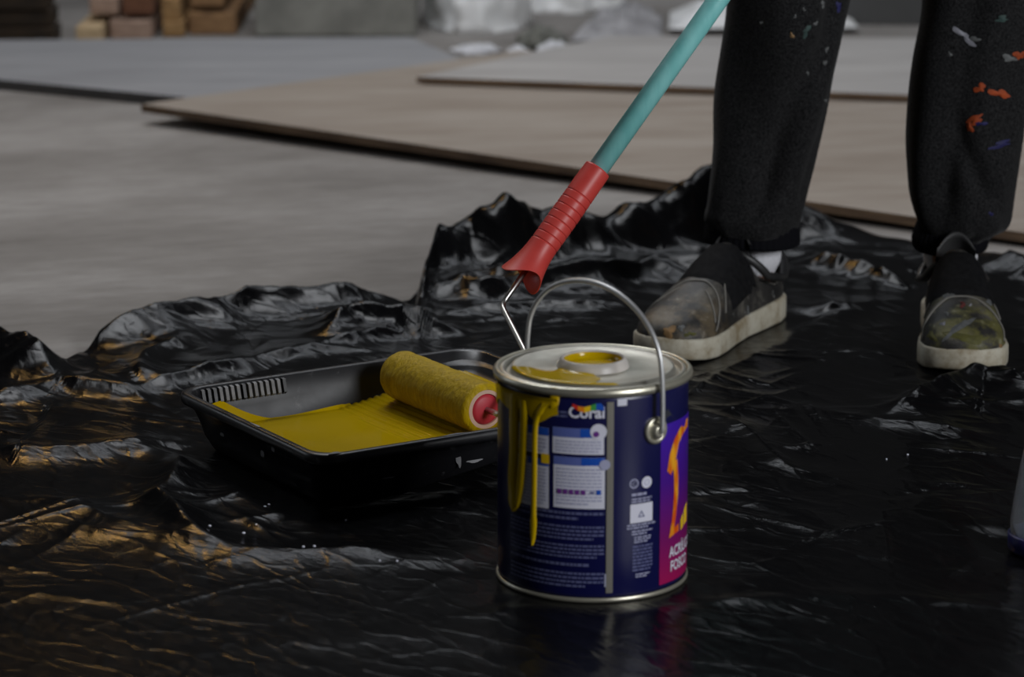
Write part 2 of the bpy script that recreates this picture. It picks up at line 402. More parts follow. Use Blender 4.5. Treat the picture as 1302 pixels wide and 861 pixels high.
def ridge(pts, h, wf, wb, taper=.25, jag=.25, seed=0):
    P = polyG(pts); lens = [0]
    for a, b in zip(P, P[1:]): lens.append(lens[-1]+(b-a).length)
    pad = 4.2*max(wf, wb)+.03
    x0, x1 = min(p.x for p in P)-pad, max(p.x for p in P)+pad; y0, y1 = min(p.y for p in P)-pad, max(p.y for p in P)+pad
    i0, i1 = np.searchsorted(gx, x0), np.searchsorted(gx, x1)
    if i1 <= i0: return
    cols = Y[i0:i1]; j0 = int((cols < y0).sum(1).min()); j1 = int(min(NY, (cols < y1).sum(1).max()+1))
    if j1 <= j0: return
    x = X[i0:i1, j0:j1]; y = Y[i0:i1, j0:j1]
    wx = x+.016*noise(x*9, y*9, seed+.5)+.006*noise(x*26, y*26, seed+.5); wy = y+.022*noise(x*9, y*9, seed+9.5)+.007*noise(x*26, y*26, seed+9.5)
    best = np.full_like(x, 9.0); sd = np.zeros_like(x); s = np.zeros_like(x)
    for i, (a, b) in enumerate(zip(P, P[1:])):
        d, si, t = seg_dist(wx, wy, a, b); mk = d < best
        best = np.where(mk, d, best); sd = np.where(mk, si, sd); s = np.where(mk, (lens[i]+t*(lens[i+1]-lens[i]))/lens[-1], s)
    ww = np.where(sd > 0, wf, wb)
    env = np.clip(np.minimum(s, 1-s)/taper, 0, 1) if taper else 1
    env = env*(1+jag*noise(s*9+seed*3.1, s*0+seed))
    q = best/ww
    H[i0:i1, j0:j1] += h*env*np.exp(-(q**1.25))*(1+.3*noise(x*15+seed, y*22, seed))
# broad lay of the film
H += .006*np.clip(noise(X*2.1, Y*2.9, 2.0)+.15, 0, 1)
al_, ac_ = X*.5-Y*.866, X*.866+Y*.5        # the film is pulled mostly along one slanting direction
H += .0040*np.maximum(0, ridged(al_*2.6+1.1*noise(X*2, Y*2, 7), ac_*6.0+1.1*noise(X*2, Y*2, 5), 1.0)-.5)
H += .0015*np.maximum(0, ridged(al_*5+1.2*noise(X*3, Y*3, 3), ac_*14+1.2*noise(X*3, Y*3, 8), 4.0)-.45)
# named folds
ridge([(-60, 508), (0, 520), (80, 500), (170, 505), (300, 478), (440, 447), (560, 420)], .014, .022, .08, .12, jag=.6, seed=1)
ridge([(95, 452), (160, 437), (310, 412), (440, 402), (530, 396)], .038, .050, .022, .2, seed=2)
ridge([(-90, 440), (0, 452), (45, 470), (70, 500)], .036, .05, .025, .2, seed=3)
ridge([(170, 500), (180, 470), (250, 445)], .012, .02, .02, .2, seed=4)
ridge([(-40, 590), (60, 585), (150, 580), (248, 570)], .013, .035, .05, .2, seed=5)
ridge([(248, 568), (222, 610), (204, 645), (240, 690), (300, 715)], .016, .02, .022, .25, seed=6)
ridge([(-40, 640), (60, 650), (190, 690), (330, 712), (520, 725), (640, 742)], .009, .05, .03, .25, jag=.7, seed=7)
ridge([(250, 575), (330, 650), (430, 690)], .006, .03, .02, .3, seed=8)
ridge([(420, 450), (450, 425), (520, 425), (600, 432)], .026, .02, .03, .25, seed=9)
ridge([(1120, 535), (1200, 500), (1262, 482), (1330, 520)], .020, .05, .018, .2, seed=10)
ridge([(1000, 520), (1120, 545), (1302, 560)], .007, .02, .03, .3, seed=11)
ridge([(860, 520), (930, 545), (1000, 600), (1100, 620)], .006, .015, .02, .3, seed=12)
ridge([(560, 800), (700, 772), (880, 776), (1080, 765), (1302, 772)], .008, .04, .025, .2, seed=13)
ridge([(200, 845), (420, 815), (640, 820), (900, 850)], .005, .05, .04, .25, seed=14)
ridge([(880, 455), (960, 430), (1060, 400), (1160, 385)], .012, .02, .025, .3, seed=15)
ridge([(1010, 340), (1080, 352), (1160, 372)], .020, .02, .03, .25, seed=16)
ridge([(540, 372), (620, 385), (760, 372), (860, 350)], .020, .022, .03, .25, seed=17)
ridge([(560, 410), (680, 400), (820, 396)], .012, .018, .02, .25, seed=18)
ridge([(1270, 345), (1330, 360)], .015, .03, .03, .2, seed=19)
# the bunched-up heap along the rear edge
sil = [(535, 0), (544, .05), (556, .078), (600, .084), (618, .098), (632, .112), (650, .118), (670, .114), (690, .090), (740, .085), (770, .075), (800, .078), (835, .082), (865, .094), (890, .115), (915, .12), (980, .085), (1030, .055), (1080, .032), (1160, .022), (1302, .012)]
hxs = np.array([at(x, 340, 4.05).x for x, _ in sil]); hhs = np.array([h for _, h in sil])
yb = np.interp(X[:, 0], rx, ry)[:, None]
dback = yb-Y
prof = np.exp(-((dback-.075-.025*noise(X*8, Y*0+2.0))/.068)**2)
crum = .80+.24*noise(X*7+1.0*noise(X*5, Y*5, 1.0), Y*9, 3.0)+.20*(ridged(X*10+2*Y, Y*9, 6.0)-.6)+.06*(ridged(X*24+3*Y, Y*5, 9.0)-.6)
crum2 = 1+.12*noise(X*22+6*Y, Y*14, 11.0)
hp = np.interp(X, hxs, hhs, left=0, right=0)
H += hp*prof*np.clip(crum, .25, 1.25)*np.clip(crum2, .75, 1.25)
H += .22*hp*np.exp(-((dback-.22)/.09)**2)*np.clip(ridged(X*9, Y*13+2*X, 2.0), 0, 1)
# random pulled creases
NC = 620
dxg = gx[1]-gx[0]
for k in range(NC):
    ccx = rng.uniform(-.85, .85); ccy = rng.uniform(2.0, 4.1)
    ang = rng.gauss(-1.0, .45) if rng.random() < .65 else rng.gauss(.1, .8)
    if rng.random() < .3: ang = math.atan2(ccy-3.1, ccx+.1)+rng.gauss(0, .3)
    Ls = rng.uniform(.03, .15); hh = rng.choice((1, 1, -.6))*rng.uniform(.0008, .0032); ws = rng.uniform(.0035, .009)
    i0 = max(0, int((ccx-Ls-.03+1.05)/dxg)); i1 = min(NX, int((ccx+Ls+.03+1.05)/dxg)+1)
    if i1 <= i0: continue
    xs = X[i0:i1]; ys = Y[i0:i1]; ca, sa = math.cos(ang), math.sin(ang)
    al = (xs-ccx)*ca+(ys-ccy)*sa; ac = -(xs-ccx)*sa+(ys-ccy)*ca+.12*al*al/Ls*rng.uniform(-1, 1)
    H[i0:i1] += hh*np.exp(-np.abs(ac)/ws)*np.clip(1-(al/Ls)**2, 0, 1)
nearq = np.clip((Y-2.45)/.42, .13, 1); H = .003+(H-.003)*nearq
# things press the film flat where they stand
def press(cx, cy, ax, ay, ang, soft):
    global H
    ca, sa = math.cos(ang), math.sin(ang)
    u = np.abs((X-cx)*ca+(Y-cy)*sa)-ax; v = np.abs(-(X-cx)*sa+(Y-cy)*ca)-ay
    d = np.maximum(np.maximum(u, v), 0)
    k = np.clip(d/soft, 0, 1); k = k*k*(3-2*k)
    H = np.minimum(H, .002+(H-.002)*k)
CAN = Vector((.0725, 2.734, 0)); CR, CH = .0855, .195
TC = Vector((-.113, 3.140)); TL_ = Vector((.848, .53)); TS = Vector((.53, -.848)); TANG = math.atan2(.53, .848)
press(CAN.x, CAN.y, .07, .07, 0, .06); press(CAN.x, CAN.y, .07, .07, PI/4, .06)
press(TC.x-.03*TL_.x, TC.y-.03*TL_.y, .155, .13, TANG, .045)
SHL = (Vector((.320, 3.80)), Vector((.170, 3.538))); SHR = (Vector((.537, 3.775)), Vector((.514, 3.478)))
for a, b in (SHL, SHR):
    c = (a+b)/2; press(c.x, c.y, .15, .055, math.atan2(b.y-a.y, b.x-a.x), .04)
BOT = (.497, 2.80)
press(BOT[0], BOT[1], .035, .035, 0, .04)
# the free rear edge comes down to the floor
edge = np.clip(dback/.018, 0, 1)
H = .0015+(H-.0015)*(.25+.75*edge)
H = np.maximum(H, .0015)
vs = np.stack([X, Y, H], -1).reshape(-1, 3)
ii, jj = np.meshgrid(np.arange(NX-1), np.arange(NY-1), indexing='ij')
q = (ii*NY+jj).ravel()
fs = np.stack([q, q+NY, q+NY+1, q+1], -1)
me = bpy.data.meshes.new('plastic_sheet')
me.vertices.add(len(vs)); me.vertices.foreach_set('co', vs.ravel())
me.loops.add(fs.size); me.loops.foreach_set('vertex_index', fs.ravel().astype(np.int32))
me.polygons.add(len(fs)); me.polygons.foreach_set('loop_start', np.arange(0, fs.size, 4, dtype=np.int32)); me.polygons.foreach_set('loop_total', np.full(len(fs), 4, np.int32))
me.polygons.foreach_set('use_smooth', np.ones(len(fs), bool)); me.materials.append(M['film']); me.update(calc_edges=True); me.validate()
sheet = tag(link('plastic_sheet', me), 'crumpled black plastic sheet spread on the floor under can, tray and shoes', 'plastic sheet')
def film_z(x, y):
    i = int(np.clip(np.searchsorted(gx, x), 1, NX-2)); j = int(np.argmin(np.abs(Y[i]-y))); return float(H[i, j])
mb = MB()
for px, py in [(337, 655), (267, 684), (310, 687), (326, 680), (386, 711), (400, 711), (342, 648), (1127, 590), (1154, 585), (483, 726), (505, 725), (440, 668)]:
    p = G(px, py); zz = film_z(p.x, p.y); r = rng.uniform(.0009, .0018)
    rings = [[(p.x+r*k*math.cos(a*PI/4), p.y+r*k*math.sin(a*PI/4), zz+.0012*hh) for a in range(8)] for k, hh in ((1, 0), (.8, .7), (.1, 1))]
    mb.add(loft(rings, True, False, True), M['white'])
o = mb.build('paint_speck', sheet); o['kind'] = 'stuff'; o['label'] = 'dried white paint specks'

# ------------------------------------------------------------------ roller tray
tray = empty('paint_tray', (TC.x, TC.y, .003), TANG)
tag(tray, 'black plastic paint tray holding yellow paint, on the black sheet left of the can', 'paint tray')
TLEN, TWID, THT = .372, .320, .060
def rrect(hl, hw, rad, n=10):
    pts = []
    for cx, cy, a0 in ((hl-rad, hw-rad, 0), (-hl+rad, hw-rad, PI/2), (-hl+rad, -hw+rad, PI), (hl-rad, -hw+rad, 3*PI/2)):
        for k in range(n+1): a = a0+PI/2*k/n; pts.append((cx+rad*math.cos(a), cy+rad*math.sin(a)))
    # subdivide the straight runs
    out = []
    for i, p in enumerate(pts):
        out.append(p); qn = pts[(i+1) % len(pts)]; d = math.hypot(qn[0]-p[0], qn[1]-p[1])
        if d > .03:
            for k in range(1, 14): out.append((p[0]+(qn[0]-p[0])*k/14, p[1]+(qn[1]-p[1])*k/14))
    return out
def floor_z(u):   # u from the deep end
    if u < .105: return .004
    t = min(1, (u-.105)/.235); return .004+.036*t
hl, hw = TLEN/2, TWID/2
def loop(inset, rad, z=None, under=None):
    pts = rrect(hl-inset, hw-inset, rad)
    return [(x, y, z if z is not None else floor_z(x+hl)+under) for x, y in pts]
wallin = .026
rings = []
for k in range(14, 0, -1):
    s_ = k/14; rings.append([(x*s_, y*s_, floor_z(x*s_+hl)-.003) for x, y in [(p[0], p[1]) for p in rrect(hl-wallin, hw-wallin, .03)]])
rings = rings[::-1]
rings += [loop(.024, .032, None, -.001), loop(.017, .034, .022 if False else None, .012)]
outer_mid = [(x, y, max(.5*(floor_z(x+hl)+THT), floor_z(x+hl))) for x, y in rrect(hl-.013, hw-.013, .034)]
rings += [outer_mid, loop(.0085, .028, THT-.012), loop(.0015, .029, THT-.011), loop(.0, .030, THT-.008), loop(.0005, .030, THT-.0015), loop(.003, .029, THT), loop(.008, .027, THT), loop(.0105, .026, THT-.0015)]
inner_mid = [(x, y, .55*THT+.45*floor_z(x+hl)) for x, y in rrect(hl-.0155, hw-.0155, .034)]
rings += [inner_mid]
rings.append([(x, y, floor_z(x+hl)+.004) for x, y in rrect(hl-.0235, hw-.0235, .03)])
for k in range(14, 0, -1):
    s_ = k/14; rings.append([(x*s_, y*s_, floor_z(x*s_+hl)) for x, y in rrect(hl-.027, hw-.027, .028)])
vs_, fs_ = loft(rings, True, True, True)
fix_normals(mesh('tray_body', vs_, fs_, M['tray'], tray))
# comb of ribs on the far long wall near the deep corner
for k in range(15):
    u = -hl+.030+k*.0068
    v0 = hw-.0108; zz0, zz1 = THT-.002, THT-.019
    vs_ = [(u-.0018, v0+.001, zz0), (u+.0018, v0+.001, zz0), (u+.0018, v0-.0045, zz0-.001), (u-.0018, v0-.0045, zz0-.001),
           (u-.0018, v0-.004, zz1), (u+.0018, v0-.004, zz1), (u+.0018, v0-.0085, zz1+.003), (u-.0018, v0-.0085, zz1+.003)]
    rb = mesh('tray_rib', vs_, [(3, 2, 1, 0), (4, 5, 6, 7), (0, 1, 5, 4), (2, 3, 7, 6), (1, 2, 6, 5), (3, 0, 4, 7)], M['smear'] if 2 < k < 14 and k != 7 else M['tray'], tray, False)
# feet under the shallow end
for v in (-.085, .085):
    o = bevel_box('foot', (.014, .03, .040), M['tray'], (hl-.05, v, 0), bev=.003, parent=tray)
# paint lying in the tray
nu, nv = 260, 110
us = np.linspace(.027, TLEN-.034, nu); vs2 = np.linspace(-(hw-.0262), hw-.0262, nv)
U, V = np.meshgrid(us, vs2, indexing='ij')
FZ = np.where(U < .105, .004, .004+.036*np.clip((U-.105)/.235, 0, 1))
ribs = .0016*np.abs(np.sin((U-.1)/.0085*PI+.5*np.sin(V*26)+.5*noise(U*20, V*20)))*np.clip((U-.11)/.02, 0, 1)
Z = FZ+.0016+ribs+.0007*noise(U*60, V*60, 2)
pool = .0185+.0016*np.exp(-((U-.10)/.02)**2)*np.clip(noise(V*14, U*6)+.3, 0, 1)
Z = np.maximum(Z, np.where(U < .30, pool, 0))
# the paint has surged up the far wall in the deep corner and run back
zc = pool+.026*np.clip((.105-U)/.055, 0, 1)**1.4+.004*np.exp(-((U-.20)/.05)**2)
kk = np.arange(nv)[None, :]-(nv-16)
tcl = np.clip(kk/15.0, 0, 1)+0*U
vb = hw-.0245
base_j = np.clip(np.arange(nv)/(nv-16.0), 0, 1)[None, :]
Vn = -(hw-.0262)+(vb+(hw-.0262))*base_j+0*U
Vn = Vn+tcl*np.clip((zc-.012)*.25, 0, .012)
Z = np.where(tcl > 0, np.maximum(Z, Z+(zc-np.minimum(Z, zc))*tcl), Z)
Vn = Vn-.001
rad = .03
cu = np.clip(rad-(U-.027), 0, rad)/rad
Vn = Vn*(1-.10*cu**2)
vsP = np.stack([U-hl, Vn, Z], -1).reshape(-1, 3)
fsP = [(i*nv+j, (i+1)*nv+j, (i+1)*nv+j+1, i*nv+j+1) for i in range(nu-1) for j in range(nv-1)]
o = mesh('paint', vsP, fsP, M['paint'], tray); o['label'] = 'wet yellow paint pooled in the tray and ribbed on its ramp'
# dried marks on the outside and rim
def tray_mark(u0, v0, z0, rx_, rz_, axis, mt, teardrop=False):
    pts = []
    for k in range(16):
        a = 2*PI*k/16; rr_ = 1+.25*math.sin(3*a+u0*90); ca, sa = math.cos(a)*rr_, math.sin(a)*rr_
        if teardrop and sa > 0: ca *= (1-.8*sa/1.25)
        if axis == 'v': pts.append((u0+ca*rx_, v0, z0+sa*rz_))
        elif axis == 'u': pts.append((u0, v0+ca*rx_, z0+sa*rz_))
        else: pts.append((u0+ca*rx_, v0+sa*rz_, z0))
    return pts
def wall_out(z): # outward offset of the outer wall at height z (inset from the rim edge)
    return .0235-(z/.048)*.0145
for (v, z, a, b, td) in [(-.02, .032, .0035, .0062, True), (-.05, .044, .003, .005, False), (.07, .030, .004, .003, False)]:
    pts = tray_mark(-hl+wall_out(z)-.0012, v, z, a, b, 'u', None, td); mesh('dried_paint_mark', pts, [tuple(range(16))], M['smear'], tray, False)
for (u, z, a, b) in [(-.02, .034, .003, .011), (.05, .030, .006, .002), (-.1, .026, .006, .003), (.0, .026, .009, .0015), (.085, .043, .003, .003)]:
    pts = tray_mark(u, -hw+wall_out(max(z-floor_z(u+hl)*.6, 0))-.0016, z, a, b, 'v', None); mesh('dried_paint_mark', pts, [tuple(range(16))], M['smear'], tray, False)
for (u, v, a, b) in [(-hl+.022, -hw+.007, .007, .003), (-.03, -hw+.0055, .012, .0015), (.03, -hw+.005, .007, .0012), (.075, hw-.0055, .02, .0012), (hl-.006, .05, .002, .02), (-hl+.006, -.02, .0015, .01)]:
    pts = tray_mark(u, v, THT+.0007, a, b, 'z', None); mesh('dried_paint_mark', pts, [tuple(range(16))], M['smear'], tray, False)
for (v, z, a, b) in [(.062, .046, .012, .008), (.035, .043, .006, .006)]:
    pts = tray_mark(hl-.0165-(THT-z)*.16-.0015, v, z, a, b, 'u', None); mesh('yellow_paint_mark', pts, [tuple(range(15, -1, -1))], M['paint'], tray, False)

# ------------------------------------------------------------------ roller on its pole
A = Vector((.53, -.848, 0)).normalized()
RR, RL = .0265, .182
# where the roller lies on the ramp
Mx = G(560, 497, .060); uM = (Vector((Mx.x, Mx.y))-TC).dot(TL_)+hl
Mz = .003+floor_z(uM)+.003+RR/math.cos(math.atan(.036/.235))
Mx = G(560, 497, Mz)
th = math.radians(47.9); hd = Vector((-A.y, A.x, 0))
D = (hd*math.cos(th)+Vector((0, 0, math.sin(th)))).normalized(); Nn = A.cross(D).normalized()
roller = empty('paint_roller', Mx)
tag(roller, 'paint roller on a teal pole with red grip, yellow cover lying in the tray', 'paint roller')
def W(u, v, n=0): return A*u+D*v+Nn*n
# cover
nr, ns = 120, 72; rings = []
for i in range(nr+1):
    t = i/nr; s_ = (t-.5)*RL
    e = min(t, 1-t)*RL; far = t < .5
    re = .013 if far else .007
    k = 1 if e > re else math.sqrt(max(0, 1-((re-e)/re)**2))
    base = RR-(re*(1-k))*(1.15 if far else .9)
    rg = []
    for j in range(ns):
        a = 2*PI*j/ns
        nz = float(.0011*noise(s_*55+a*1.1, math.cos(a)*2.2, math.sin(a)*2.2)+.0005*noise(s_*210, math.cos(a)*13, math.sin(a)*13))
        rad_ = base+nz
        rg.append(W(s_, 0)+hd*(rad_*math.cos(a))+Vector((0, 0, 1))*(rad_*math.sin(a)))
    rings.append(rg)
vs_, fs_ = loft(rings, True, True, False)
cover = mesh('roller_cover', vs_, fs_, M['nap'], roller); cover['label'] = 'fluffy roller cover soaked with yellow paint'
def disc_ring(s0, r0, s1, r1, n=48):
    f = lambda s_, r: [W(s_, 0)+hd*(r*math.cos(2*PI*j/n))+Vector((0, 0, 1))*(r*math.sin(2*PI*j/n)) for j in range(n)]
    return loft([f(s0, r0), f(s1, r1)])
mb = MB(); mb.add(disc_ring(RL/2, RR-.0062, RL/2+.0005, .0165), M['nap_end']); mb.add(disc_ring(RL/2+.0005, .0165, RL/2-.004, .0160), M['nap_end'])
mb.build('core_edge', cover, False)
f = lambda s_, r, n=48: [W(s_, 0)+hd*(r*math.cos(2*PI*j/n))+Vector((0, 0, 1))*(r*math.sin(2*PI*j/n)) for j in range(n)]
vs_, fs_ = loft([f(RL/2-.004, .0161), f(RL/2-.001, .0158), f(RL/2+.001, .012), f(RL/2+.002, .004)], True, False, True)
fix_normals(mesh('end_cap', vs_, fs_, M['pink'], roller))['label'] = 'pinkish red end cap'
# wire frame
wp = [W(0, .17), W(0, .112), W(.086, .074), W(.120, .058), W(.122, .0), W(RL/2-.005, 0)]
pts = []
for i, p in enumerate(wp):
    if 0 < i < len(wp)-1:
        a_, b_ = wp[i-1], wp[i+1]; r_ = .010
        p0 = p+(a_-p).normalized()*r_; p1 = p+(b_-p).normalized()*r_
        for k in range(6): t = k/5; pts.append(p0*(1-t)**2+p*2*t*(1-t)+p1*t*t)
    else: pts.append(p)
vs_, fs_ = tube(pts, .0031, 14)
mesh('wire_frame', vs_, fs_, M['wire'], roller)
# red grip (trumpet-shaped lower end, grooves, round upper end)
V0, V1 = .150, .290
prof = []
for i in range(421):
    t = i/420; v = V0+(V1-V0)*t
    r = .0148+.0010*math.sin(t*PI)+.0085*max(0, 1-t/.30)**1.9
    prof.append((v, r, t))
rings = []
for v, r, t in prof:
    gr = 0
    for k in range(8):
        c_ = .30+k*.065
        gr = max(gr, math.exp(-((t-c_)/.0040)**2)*max(0, math.cos(2*PI*0)))
    rg = []
    for j in range(64):
        a = 2*PI*j/64
        tilt = (1-t/.30)*.0075*math.cos(2*a) if t < .30 else 0     # saddle-shaped trumpet mouth
        flat = 1-.10*max(0, math.cos(a-PI))*(.3 < t < .85)
        rg.append(W(0, v+tilt)+A*((r-.0009*gr)*math.cos(a)*flat)+Nn*((r-.0009*gr)*math.sin(a)))
    rings.append(rg)
inner = []
for t_, r_ in ((0, .0215), (.12, .0165), (.3, .0125)):
    v = V0+(V1-V0)*t_
    inner.append([W(0, v+(1-t_/.30)*.0075*math.cos(4*PI*j/64))+A*(r_*math.cos(2*PI*j/64))+Nn*(r_*math.sin(2*PI*j/64)) for j in range(64)])
inner.append([W(0, V0+.045)+A*(.002*math.cos(2*PI*j/64))+Nn*(.002*math.sin(2*PI*j/64)) for j in range(64)])
endr = [[W(0, V1+.0015)+A*(r_*math.cos(2*PI*j/64))+Nn*(r_*math.sin(2*PI*j/64)) for j in range(64)] for r_ in (.0145, .0118)]
vs_, fs_ = loft(inner[::-1]+rings+endr)
grip = fix_normals(mesh('grip', vs_, fs_, M['grip'], roller)); grip['label'] = 'red ribbed plastic grip with flared end'
for k in range(8):
    c_ = .30+k*.065; v = V0+(V1-V0)*c_
    r = .0148+.0010*math.sin(c_*PI)-.0006
    pts = [W(0, v)+A*(r*math.cos(a))+Nn*(r*math.sin(a)) for a in [2*PI*q_/40 for q_ in range(12, 33)]]
# pole
PEND = 1.72
vs_, fs_ = tube([W(0, V1-.02), W(0, V1+.3), W(0, V1+.8), W(0, PEND)], .0112, 32)
mesh('pole', vs_, fs_, M['pole'], roller)['label'] = 'teal painted extension pole'
vs_, fs_ = tube([W(0, PEND-.03), W(0, PEND+.004)], .0132, 24)
mesh('pole_end_cap', vs_, fs_, M['grip'], roller)

# ------------------------------------------------------------------ paint can
can = empty('paint_can', (CAN.x, CAN.y, .002))
tag(can, 'navy and purple paint can with yellow drips and a raised wire handle', 'paint can')
lathe('can_body', [(0, .002), (CR-.004, .002), (CR-.001, .005), (CR, .008), (CR, CH-.012), (CR-.001, CH-.006), (0, CH-.009)], M['navy'], can)
def torus_prof(R_, z, r, rz=None, n=14): return [(R_+r*math.cos(2*PI*k/n), z+(rz or r)*math.sin(2*PI*k/n)) for k in range(n)]
lathe('bottom_rim', torus_prof(CR+.0002, .0024, .0015, .0022), M['tin'], can, closed_prof=True)
lathe('top_rim', torus_prof(CR+.0006, CH-.0042, .0034, .0042), M['tin'], can, closed_prof=True)
lid = lathe('lid', [(CR-.002, CH-.002), (CR-.004, CH-.0005), (CR-.006, CH-.001), (CR-.0075, CH-.005), (CR-.009, CH-.0052), (CR-.0105, CH-.0045), (CR-.0125, CH+.0002), (CR-.015, CH+.0008), (CR-.019, CH-.0012), (.036, CH-.0018), (.033, CH-.0008), (.030, CH-.0005), (0, CH-.0005)], M['lid'], can)
lathe('spout_ring', [(.0325, CH-.001), (.0315, CH+.003), (.0295, CH+.0068), (.0285, CH+.0078), (.0270, CH+.0076), (.0262, CH+.006), (.0258, CH-.0), ], M['ring'], lid)
mb = MB()
n = 64
mb.add(loft([[(r*math.cos(2*PI*j/n), r*math.sin(2*PI*j/n), z) for j in range(n)] for r, z in ((.0259, CH+.0062), (.0252, CH+.001), (.0230, CH+.0002), (.0005, CH+.0002))]), M['paint'])
mb.build('spout_paint', lid)
mb = MB()
arc = [(r, a) for r in (.0335, .0415) for a in np.linspace(PI*.36, PI*.60, 14)]  # pink arc on the lid, behind the spout ring
mb.add(([(r*math.cos(a), r*math.sin(a), CH-.0002) for r, a in arc], [(i, i+1, 14+i+1, 14+i) for i in range(13)]), M['pink_arc'])
mb.build('lid_arc', lid)

def cyl(px, py, R_=CR):
    d = ray(px, py); ox, oy = -CAN.x, -CAN.y
    a_ = d.x*d.x+d.y*d.y; b_ = 2*(ox*d.x+oy*d.y); c_ = ox*ox+oy*oy-R_*R_
    disc = b_*b_-4*a_*c_
    t = (-b_-math.sqrt(max(disc, 0)))/(2*a_)
    p = CAMP+d*t-CAN
    return math.atan2(p.x, -p.y), p.z-.002     # angle from the side facing the camera, height
def cp(th_, z, d=.0003): return ((CR+d)*math.sin(th_), -(CR+d)*math.cos(th_), z)
def patch(t0, t1, z0, z1, d=.0003, n=None):
    n = n or max(2, int(abs(t1-t0)/.05)+1)
    vs_ = [cp(t0+(t1-t0)*i/n, z, d) for z in (z0, z1) for i in range(n+1)]
    return vs_, [(i, i+1, n+1+i+1, n+1+i) for i in range(n)]
def pxpatch(x0, y0, x1, y1, d=.0003):
    xm, ym = (x0+x1)/2, (y0+y1)/2
    t0 = cyl(x0, ym)[0]; t1 = cyl(x1, ym)[0]; za = cyl(xm, y1)[1]; zb = cyl(xm, y0)[1]
    return patch(t0, t1, za, zb, d)
def poly_on_can(pts, d=.0005, tz=False):
    q_ = pts if tz else [cyl(*p) for p in pts]
    bm = bmesh.new(); vv = [bm.verts.new((a, b, 0)) for a, b in q_]; bm.faces.new(vv)
    bmesh.ops.triangulate(bm, faces=bm.faces[:])
    bm.verts.index_update(); fs_ = [tuple(v.index for v in f_.verts) for f_ in bm.faces]; bm.free()
    return [cp(a, b, d) for a, b in q_], fs_
def text_on_can(s, th0, z0, size, mt, mb, d=.0006, bold=0, align='CENTER', sx=1, rot=0):
    cu_ = bpy.data.curves.new('t', 'FONT'); cu_.body = s; cu_.size = size; cu_.align_x = align; cu_.offset = bold; cu_.resolution_u = 3
    ob = bpy.data.objects.new('t', cu_); C.objects.link(ob)
    dg = bpy.context.evaluated_depsgraph_get(); dg.update()
    me_ = bpy.data.meshes.new_from_object(ob.evaluated_get(dg))
    ca, sa = math.cos(rot), math.sin(rot)
    vs_ = []
    for v in me_.vertices:
        x_, y_ = v.co.x*sx*ca-v.co.y*sa, v.co.x*sx*sa+v.co.y*ca
        vs_.append(cp(th0+x_/CR, z0+y_, d))
    mb.add((vs_, [tuple(p.vertices) for p in me_.polygons]), mt)
    bpy.data.objects.remove(ob); bpy.data.curves.remove(cu_); bpy.data.meshes.remove(me_)
def text_lines(mb, t0, t1, z0, z1, rows, mt, d=.0005, seed=0, fill=.55):
    rr_ = random.Random(seed); dz = (z1-z0)/rows
    for k in range(rows):
        zc = z0+dz*(k+.5); t = t0; end = t1-(rr_.random()*.3*(t1-t0) if k == 0 else 0)
        while t < end:
            wd = rr_.uniform(.02, .07); e_ = min(t+wd, end)
            mb.add(patch(t, e_, zc-dz*fill/2, zc+dz*fill/2, d, max(1, int((e_-t)/.05)+1)), mt); t = e_+.010
# bare soldered seam
ts = cyl(776, 630)[0]
mesh('side_seam', *patch(ts-.040, ts+.030, .009, CH-.012, .0007), M['seam'], can)
lb = MB()
# left information panel
def box(x0, y0, x1, y1, head, hcols, seed, rows):
    lb.add(pxpatch(x0, y0, x1, y1, .0003), M['white'])
    t0, t1 = cyl(x0, (y0+y1)/2)[0], cyl(x1, (y0+y1)/2)[0]; zb, zt = cyl((x0+x1)/2, y1)[1], cyl((x0+x1)/2, y0)[1]
    hz = (zt-zb)*head
    lb.add(patch(t0, t0+(t1-t0)*.62, zt-hz, zt, .0005), hcols[0]); lb.add(patch(t0+(t1-t0)*.55, t1, zt-hz*.95, zt, .0006), hcols[1])
    text_lines(lb, t0+.03, t1-.03, zb+(zt-zb)*.06, zt-hz*1.25, rows, M['pale_txt'], .0006, seed, .42)
    return t0, t1, zb, zt
box(703, 545, 768, 578, .36, (M['lmid'], M['lblue']), 1, 4)
t0, t1, zb, zt = box(704, 582, 769, 647, .16, (M['lmid'], M['lblue']), 2, 11)
za = cyl(736, 626)[1]
for k in range(5): lb.add(patch(t0+.045+k*.062, t0+.045+k*.062+.045, za-.0022, za+.0022, .0009), M['lpurple'])
lb.add(patch(t0+.045+5*.062+.03, t0+.045+5*.062+.075, za-.0008, za+.0008, .0009), M['grey_txt']); lb.add(patch(t1-.085, t1-.04, za-.0020, za+.0024, .0009), M['lblue'])
box(648, 540, 698, 574, .3, (M['pale_txt'], M['lblue']), 3, 4)
box(648, 580, 698, 642, .14, (M['pale_txt'], M['lblue']), 4, 11)
lb.add(pxpatch(689, 577, 699, 589, .0010), M['lyellow'])
# round colour mark at the corner of the upper box
def disc_can(px, py, r, mt, d=.0011, n=24, r_in=0):
    a_, z_ = cyl(px, py)
    vs_ = [cp(a_+r*math.cos(2*PI*k/n)/CR, z_+r*math.sin(2*PI*k/n), d) for k in range(n)]
    if r_in:
        vs_ += [cp(a_+r_in*math.cos(2*PI*k/n)/CR, z_+r_in*math.sin(2*PI*k/n), d) for k in range(n)]
        lb.add((vs_, [(k, (k+1) % n, n+(k+1) % n, n+k) for k in range(n)]), mt)
    else: lb.add((vs_, [tuple(range(n))]), mt)
disc_can(761, 549, .0072, M['white'], .0010); disc_can(758, 552, .0026, M['lpurple'], .0013); disc_can(769, 591, .0048, M['pale_txt'], .0010)
